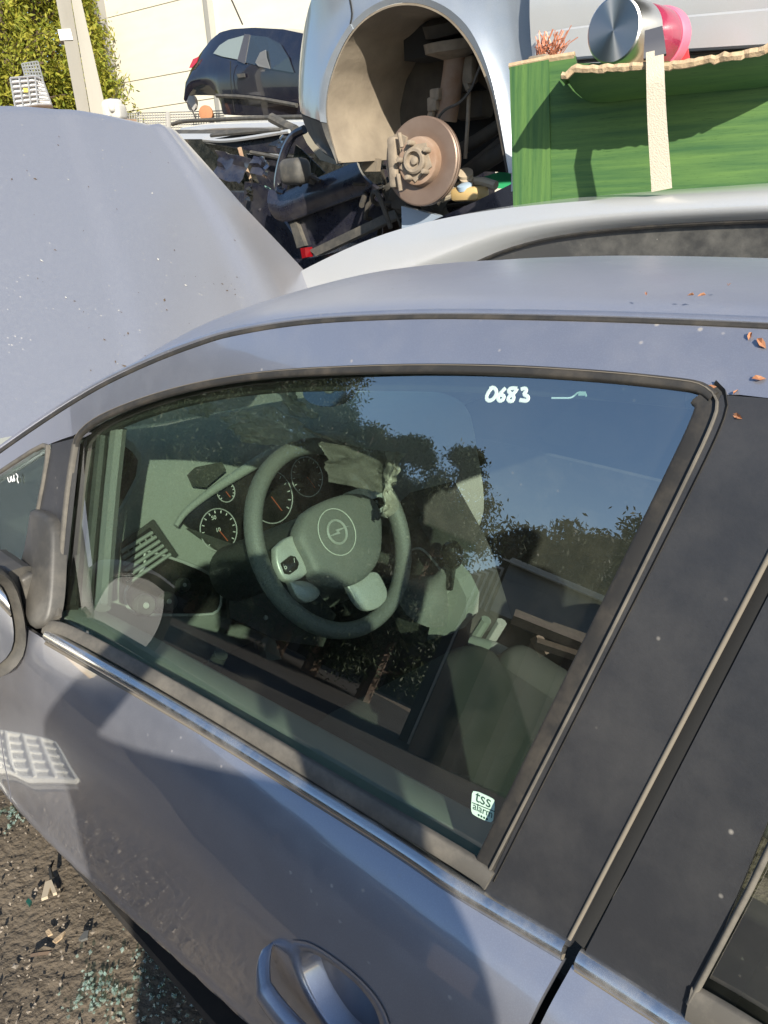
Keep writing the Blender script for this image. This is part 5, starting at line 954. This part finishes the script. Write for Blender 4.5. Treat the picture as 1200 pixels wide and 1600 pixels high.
for i, (x, r_, h, w) in enumerate(((-30, 20, 7.2, 1.5), (25, 19.5, 7.4, 1.5), (75, 20, 7.3, 1.4), (118, 20.5, 6.6, 1.2), (150, 21, 6.0, 1.0), (176, 22, 5.6, .9))):
    tree('cypress_tree', gnd((x, 160), r_), h, w, 15000, .055, M['thuja'], 'column', HL[i], 'cypress hedge by the hall', 20+i)
tree('autumn_tree', gnd((15, 60), 30), 11, 3.2, 5000, .16, M['autumn'], 'pine', 'brown autumn tree rising behind the cypress hedge', None, 31)
tree('autumn_tree', gnd((75, 60), 34), 11.5, 2.6, 4000, .17, M['autumn'], 'pine', 'thin brown tree top between hedge and concrete pole', None, 32)
tree('bluish_conifer', gnd((148, 40), 40), 11.2, 2.2, 5000, .2, M['pine'], 'fir', 'distant bluish conifer left of the cream hall', None, 33)
# behind the photographer: seen mirrored in the door glass
def rfl(px, off=-.012): P = side(px, off); n_ = side_n(P); d = rays(px); return P, d-2*(d*n_).sum(1, keepdims=True)*n_
def rpt(px, p0, n): P, r = rfl(px); t = ((np.asarray(p0)-P)@n)/(r@n); return P+r*t[:, None]
mdir = np.array([-.47, -.88, 0]); P_, r_ = rfl([(800, 900)]); mp0 = P_[0]+mdir*15
def rground(px, dist): P, r = rfl([px]); d = r[0]*np.array([1, 1, 0]); d /= np.linalg.norm(d); return np.r_[(P[0]+d*dist)[:2], 0.], r[0][2]/math.hypot(r[0][0], r[0][1])
specs = [((645, 690), 14.5, 1.4, 'column', 'fir'), ((735, 705), 14., 1.3, 'column', 'fir'), ((585, 680), 15.5, 1.9, 'fir', 'fir'), ((535, 635), 15.5, 1.4, 'fir', 'fir'), ((455, 640), 16, 1.9, 'column', 'fir'), ((380, 625), 16, 2.3, 'column', 'fir'), ((300, 640), 16.5, 2.4, 'column', 'fir'), ((220, 660), 17, 2.4, 'column', 'fir'), ((150, 700), 18, 2.5, 'column', 'fir')]
FL = ['dark fir mirrored in the window left of the tallest pair', 'tall dark fir mirrored beside the open sky in the door glass', 'dark fir mirrored above the steering wheel rim', 'dark fir mirrored near the compact disc', 'dark fir mirrored above the instrument cowl', 'dark fir mirrored over the windscreen film', 'dark fir mirrored near the front corner of the door glass', 'dark fir mirrored behind the quarter light', 'dark fir furthest to the left behind the photographer']
for i, (px, dist, w, kd, mt) in enumerate(specs):
    b_, tn_ = rground(px, dist); h = 1.1+dist*max(tn_, .20 if i < 4 else .36)*1.05+.3; tree('fir_tree', b_, h, w, 56000, .05, M[mt], kd, FL[i], 'firs behind the photographer', 50+i)
for i, (px, dist, w) in enumerate((((880, 832), 19, 1.5), ((945, 826), 19.5, 1.6), ((1000, 838), 20, 1.6), ((1060, 850), 21, 1.7))):
    b_, tn_ = rground(px, dist); tree('pine_tree', b_, 1.0+dist*tn_*.84, w, 16000, .095, M['pine'], 'pine', ['open-crowned pine mirrored right of the firs', 'open-crowned pine mirrored over the grey container', 'open-crowned pine mirrored by the rear window seal', 'open-crowned pine hidden behind the door pillar'][i], 'pines behind the photographer', 80+i)
fz = thing('added_screen_fence', np.r_[(P_[0]+mdir*20)[:2], 0], 'dark weathered board fence behind the firs at the photographer\'s back', 'fence'); ft_ = np.array([-mdir[1], mdir[0], 0]); M['board'] = pm('dark_screen_board', (.06, .05, .04), .9); fme = None  # unseen fence added to block bright gaps low between the mirrored firs
for i in range(56):
    c_ = np.r_[(P_[0]+mdir*20+ft_*(i-36)*.62)[:2], 0]
    if fme is None: fo = MB().box(c_+[0, 0, 1.9], (.6, .6, 3.8)).out('board', M['board'], fz); fo.data.transform(Matrix.Translation(-Vector(c_-np.array(fz.location)))); fo.location = Vector(c_-np.array(fz.location)); fme = fo
    else: f2 = fme.copy(); C.objects.link(f2); f2.location = Vector(c_-np.array(fz.location)); f2.parent = fz
# grey container with ribbed roof, shed and timber, also behind the photographer
cp0 = P_[0]+mdir*9; cq = rpt([(790, 897), (1010, 968), (985, 1040), (772, 962)], cp0, mdir)
cont = thing('grey_container', cq.mean(0)*np.array([1, 1, 0]), 'dark grey container with a ribbed sheet roof mirrored low in the door glass', 'container')
A_, B_ = cq[0], cq[1]; zt_ = (A_[2]+B_[2])/2; zb_ = min(cq[2][2], cq[3][2]); ux = (B_-A_)*np.array([1, 1, 0]); cl_ = np.linalg.norm(ux); ux /= cl_; away = mdir
MB().prism([np.r_[A_[:2], zb_], np.r_[B_[:2], zb_], np.r_[B_[:2], zt_], np.r_[A_[:2], zt_]], away*2.2).out('container_body', pm('dark_grey_sheet', (.10, .115, .125), .5, dirt=.2, ds=2.), cont)
nr_ = 26
for k_ in range(nr_):
    s_ = A_+ux*cl_*(k_+.5)/nr_; MB().tube([np.r_[s_[:2], zt_+.03]-away*.1, np.r_[(s_+away*2.4)[:2], zt_+.45]], .05, 6).out('roof_rib', pm('ribbed_grey_roof', (.34, .35, .33), .6) if k_ == 0 else bpy.data.materials['ribbed_grey_roof'], cont, True)
MB().prism([np.r_[(A_-ux*.1-away*.12)[:2], zt_+.0], np.r_[(B_-away*.12)[:2], zt_], np.r_[(B_+away*2.4)[:2], zt_+.42], np.r_[(A_-ux*.1+away*2.4)[:2], zt_+.42]], (0, 0, .02)).out('roof_sheet', bpy.data.materials['ribbed_grey_roof'], cont)
for k_ in range(4): MB().box(np.r_[(A_+ux*cl_*(k_+.5)/4+away*1.1)[:2], zb_/2], (.15, 1.8, zb_)).out('trestle', M['bark'], cont)
sq = rpt([(742, 905), (788, 893), (772, 962), (722, 950)], cp0+mdir*1.2, mdir); shed = thing('ribbed_shed', sq.mean(0)*np.array([1, 1, 0]), 'ribbed sheet-metal shed mirrored between fir and grey container', 'shed')
for k_ in range(9): t = k_/8; a_ = sq[0]*(1-t)+sq[1]*t; MB().box(np.r_[a_[:2], a_[2]/2], (.14, .14, a_[2])).out('wall_sheet', bpy.data.materials['ribbed_grey_roof'] if k_ % 2 else M['dark'], shed)
M['wood'] = pm('weathered_timber', (.36, .29, .20), .85, var=(.22, .17, .12), vs=10, stretch=(1, 6, 6))
for i, (a_, c_, w_) in enumerate((((800, 968), (930, 1020), .07), ((836, 1010), (915, 1036), .05), ((835, 1000), (850, 1030), .06), ((860, 985), (925, 1008), .05))):
    P2 = rpt([a_, c_], P_[0]+mdir*(6.2+.1*i), mdir); tag(MB().tube(P2, w_, 4).out('timber_beam', M['wood']), ['long pale timber beam mirrored under the grey container', 'lower timber beam mirrored near the window corner', 'short upright timber mirrored under the container', 'upper thin timber beam mirrored under the container'][i], 'beam', 'timber behind the photographer')
# slatted white crate lying on the ground by the front wing: mirrored in the door
def dgr(px, z): P, r = rfl([px], 0.); t = (z-P[0][2])/r[0][2]; return P[0]+r[0]*t
ca, cb_, cc_ = dgr((88, 1162), .05), dgr((121, 1222), .05), dgr((5, 1147), .05); e1 = cc_-ca; e2 = cb_-ca
e1 = e1*1.9; crt = thing('white_slatted_crate', ca*np.array([1, 1, 0]), 'white slatted plastic crate lying on the ground, mirrored in the lower door', 'crate'); M['wplast'] = pm('white_plastic', (.82, .80, .72), .5)
for i in range(6): t = i/5; MB().tube([ca+e2*t, ca+e1+e2*t], .012 if i in (0, 5) else .008, 6).out('crate_rail', M['wplast'], crt)
for j in range(7): t = j/6; MB().tube([ca+e1*t+np.array([0, 0, .006]), ca+e2+e1*t+np.array([0, 0, .006])], .010, 6).out('crate_rib', M['wplast'], crt)
sl_ = MB()
for i in range(5):
    for j in range(60):
        if j % 10 in (0, 9): continue
        t = j/60; sl_.box(ca+e1*(t+.008)+e2*(i+.5)/5, (.0045, np.linalg.norm(e2)/5*.85, .006), np.c_[e1/np.linalg.norm(e1), e2/np.linalg.norm(e2), (0, 0, 1)])
tag(sl_.out('crate_slats', M['wplast'], crt), kind='stuff')
MB().prism([ca+np.array([0, 0, -.03]), ca+e1+np.array([0, 0, -.03]), ca+e1+e2+np.array([0, 0, -.03]), ca+e2+np.array([0, 0, -.03])], (0, 0, .012)).out('crate_floor', pm('grey_crate_floor', (.30, .29, .27), .8), crt)
# ---------------------------------------------------------------- litter on the ground
def gpt(px): return onplane([px], (0, 0, .0), (0, 0, 1))[0]
r9 = np.random.default_rng(11); gs_ = MB(); peb = MB()
def chip(mb, c_, s, sq=.5):
    R_ = np.array(Matrix.Rotation(r9.uniform(0, 6.28), 3, Vector(r9.normal(0, 1, 3)).normalized())); V_ = (np.array([[1, 0, 0], [-1, 0, 0], [0, 1, 0], [0, -1, 0], [0, 0, 1], [0, 0, -1]])*s*r9.uniform(.5, 1.3, (6, 1))*np.array([1, .8, sq]))@R_.T; mb.add(V_+c_, [[0, 2, 4], [2, 1, 4], [1, 3, 4], [3, 0, 4], [2, 0, 5], [1, 2, 5], [3, 1, 5], [0, 3, 5]])
cl1, cl2, cl3 = gpt((240, 1525)), gpt((145, 1550)), gpt((290, 1560)); gs2 = MB()
for c_, n_, s_ in ((cl1, 150, .07), (cl2, 90, .03), (cl3, 50, .06), (gpt((20, 1275)), 40, .03)):
    for i in range(n_): chip(gs2, c_+np.array([r9.normal(0, s_), r9.normal(0, s_*.8), .003]), r9.uniform(.003, .0065), 1.)
tag(gs2.out('broken_glass', glassmat('broken_safety_glass', (.80, .90, .86), 1.6, .25, (.50, .60, .55), .2)), kind='stuff')
for i in range(1500):
    c_ = gpt((r9.uniform(-300, 420), r9.uniform(1180, 1750))); 
    if c_[1] > -.78 and False: continue
    chip(peb, c_+np.array([0, 0, .001]), abs(r9.normal(0, .003))+.001)
tag(peb.out('gravel', pm('pale_gravel', (.36, .31, .25), .9, var=(.16, .13, .10), vs=30)), kind='stuff')
def litter(name, px, h, mat, label, cat): P = np.array([gpt(p) for p in px]); return tag(MB().prism(P+np.array([0, 0, .004]), (0, 0, h)).out(name, mat), label, cat)
litter('plastic_shard', [(66, 1410), (72, 1384), (82, 1380), (90, 1400), (84, 1402), (80, 1392), (76, 1406)], .008, pm('tan_shard', (.45, .38, .28), .7), 'tan broken plastic shard with two prongs on the earth', 'shard')
tag(MB().tube([gpt((84, 1382))+[0, 0, .02], gpt((82, 1372))+[0, 0, .03], gpt((86, 1350))+[0, 0, .012]], [.006, .004, .0015], 5).out('burnt_twig', M['dark']), 'thin black burnt twig sticking up beside the tan shard', 'twig')
litter('glass_lump', [(42, 1414), (46, 1409), (51, 1413), (47, 1420)], .008, pm('teal_glass', (.02, .10, .08), .1), 'tiny dark teal glass lump on the earth at left', 'glass')
litter('plastic_chip', [(72, 1459), (78, 1455), (83, 1463), (76, 1466)], .004, M['chip'], 'rounded beige chip on the earth near the sill', 'chip'); litter('plastic_chip', [(83, 1474), (100, 1460), (103, 1459), (98, 1469), (88, 1477)], .004, M['chip'], 'long thin beige splinter on the earth near the sill', 'chip')
litter('metal_scrap', [(124, 1472), (133, 1460), (140, 1458), (138, 1470), (128, 1474)], .006, pm('dull_scrap', (.2, .2, .19), .5, .5), 'folded dull metal scrap lying on the earth near the car', 'scrap')
tag(MB().tube([gpt((50, 1492)), gpt((62, 1494))+[0, 0, .008], gpt((80, 1488))], .005, 5).out('twig', M['bark']), 'dark curved twig in the tyre rut at left', 'twig')
# ---------------------------------------------------------------- the photographer (outside the frame; shades the door and cabin)
sr = np.array([SUN[1], -SUN[0], 0]); sr /= np.linalg.norm(sr); su_ = np.cross(sr, SUN); su_ = su_ if su_[2] > 0 else -su_
def sp_(a, b, k_): return CAM-SUN*k_+sr*a+su_*b
neck = sp_(.095, -.29, .38); head = sp_(.12, -.17, .34); chest = sp_(-.08, -.42, .40); pel = np.array([chest[0]+.02, chest[1]-.03, .80])
shl, shr = sp_(-.25, -.27, .36), sp_(.12, -.36, .40); elb_l = sp_(-.315, -.225, .17); elb_r = sp_(.125, -.48, .20); hl, hr = sp_(-.065, -.015, .045), sp_(.045, -.02, .05)
LS = np.array([-.03, -.20, 0]); hip = np.array([sr[0], sr[1], 0])*.10
V_ = [pel, (pel+chest)/2, chest, neck, neck+(head-neck)*.45, head, head+np.array([0, 0, .07]), shl, elb_l, hl, shr, elb_r, hr,
      pel-hip-np.array([0, 0, .08])+LS*.3, np.r_[(pel-hip*1.1+LS*.6)[:2], .44], np.r_[(pel-hip*1.2+LS)[:2], .07], np.r_[(pel-hip*1.2+LS)[:2]+np.array([-.15, .08]), .035],
      pel+hip-np.array([0, 0, .08]), np.r_[(pel+hip*1.1)[:2], .44], np.r_[(pel+hip*1.2)[:2], .07], np.r_[(pel+hip*1.2)[:2]+np.array([-.15, .08]), .035]]
R_ = [.19, .185, .185, .062, .06, .088, .072, .07, .048, .034, .075, .048, .034, .11, .075, .055, .042, .11, .075, .055, .042]
E_ = [(0, 1), (1, 2), (2, 3), (3, 4), (4, 5), (5, 6), (2, 7), (7, 8), (8, 9), (2, 10), (10, 11), (11, 12), (0, 13), (13, 14), (14, 15), (15, 16), (0, 17), (17, 18), (18, 19), (19, 20)]
for hnd, sgn in ((9, -1), (12, 1)):             # palm and five fingers closing on the phone
    h0 = V_[hnd]; fw = -SUN*-1.; 
    for f_ in range(5):
        off = su_*(.028-.018*f_)*1.0 if f_ < 4 else su_*.035; ln = (.030, .036, .034, .028, .026)[f_]
        a_ = h0+SUN*.030+off; b_ = a_+SUN*ln*.4-sr*sgn*ln*.8; i0 = len(V_); V_ += [a_, b_]; R_ += [.011, .008]; E_ += [(hnd, i0), (i0, i0+1)]
me = bpy.data.meshes.new('person'); me.from_pydata([list(map(float, v)) for v in V_], E_, []); po = bpy.data.objects.new('person', me); C.objects.link(po)
po.modifiers.new('skin', 'SKIN'); sv_ = me.skin_vertices[0].data
for v, r in zip(sv_, R_): v.radius = (r, r)
sv_[0].use_root = True
ss = po.modifiers.new('sub', 'SUBSURF'); ss.levels = 2; ss.render_levels = 2
bpy.context.view_layer.update(); em = bpy.data.meshes.new_from_object(po.evaluated_get(bpy.context.evaluated_depsgraph_get())); bpy.data.objects.remove(po)
Vp = np.array([list(v.co) for v in em.vertices]); Fp = [list(f.vertices) for f in em.polygons]
M['skin'] = pm('skin', (.50, .33, .25), .5); M['jacket'] = pm('dark_jacket_cloth', (.035, .038, .05), .9); M['jeans'] = pm('dark_blue_jeans', (.04, .05, .09), .9); M['hair'] = pm('short_dark_hair', (.03, .02, .015), .6)
pers = mk('person', Vp, Fp, [M['skin'], M['jacket'], M['jeans'], M['hair']], None, True, loc=np.r_[pel[:2], 0.])
for f in pers.data.polygons:
    c_ = np.array(f.center)+np.array(pers.location); z_ = c_[2]
    dh = min(np.linalg.norm(c_-V_[9]), np.linalg.norm(c_-V_[12]))
    f.material_index = 0 if (z_ > neck[2]-.01 and np.linalg.norm(c_-head) < .26) or dh < .07 else (1 if z_ > .80 else 2)
tag(pers, 'person in a dark jacket photographing the car door with a raised phone', 'person')
fd = CAM-head; fd[2] = 0; fd /= np.linalg.norm(fd); sd = np.cross(fd, (0, 0, 1))
hm = MB()
for i in range(9):
    t = i/8; a0 = np.linspace(-2.0, 2.0, 13); ph = t*1.5
    hm.V.append(np.array([head+np.array([0, 0, .045])+(-fd*math.cos(a)+sd*math.sin(a))*.108*math.cos(ph)+np.array([0, 0, .135*math.sin(ph)-.02]) for a in a0])); 
Gh = np.array(hm.V); hair = MB().grid(Gh, .01).out('hair', M['hair'], pers, True)
fc = MB(); nose = head+fd*.105-np.array([0, 0, .005]); fc.tube([nose+np.array([0, 0, .03])-fd*.012, nose+fd*.012, nose-np.array([0, 0, .006])], [.007, .013, .008], 8); fc.out('nose', M['skin'], pers, True)
for s_ in (-1, 1): MB().lathe(head+fd*.090+sd*.033*s_+np.array([0, 0, .028]), fd, [(.013, 0), (.011, .005), (.004, .009), (.0005, .009)], 12).out('eye', pm('dark_eye', (.04, .03, .02), .2) if s_ < 0 else bpy.data.materials['dark_eye'], pers, True); MB().rbox(head+sd*.102*s_+np.array([0, 0, .01]), (.03, .03, .055), .012).out('ear', M['skin'], pers, True)
MB().tube([head+fd*.096+sd*x-np.array([0, 0, .045]) for x in (-.022, 0, .022)], [.004, .006, .004], 6).out('mouth', pm('lips', (.40, .18, .15), .5), pers, True)
pc = CAM-AX[2]*.012; RP = np.c_[AX[0], AX[1], AX[2]]; tag(MB().rbox(pc-AX[1]*-.055, (.075, .16, .009), .004, RP).out('phone', M['gloss']), 'dark smartphone held up in both hands', 'phone')
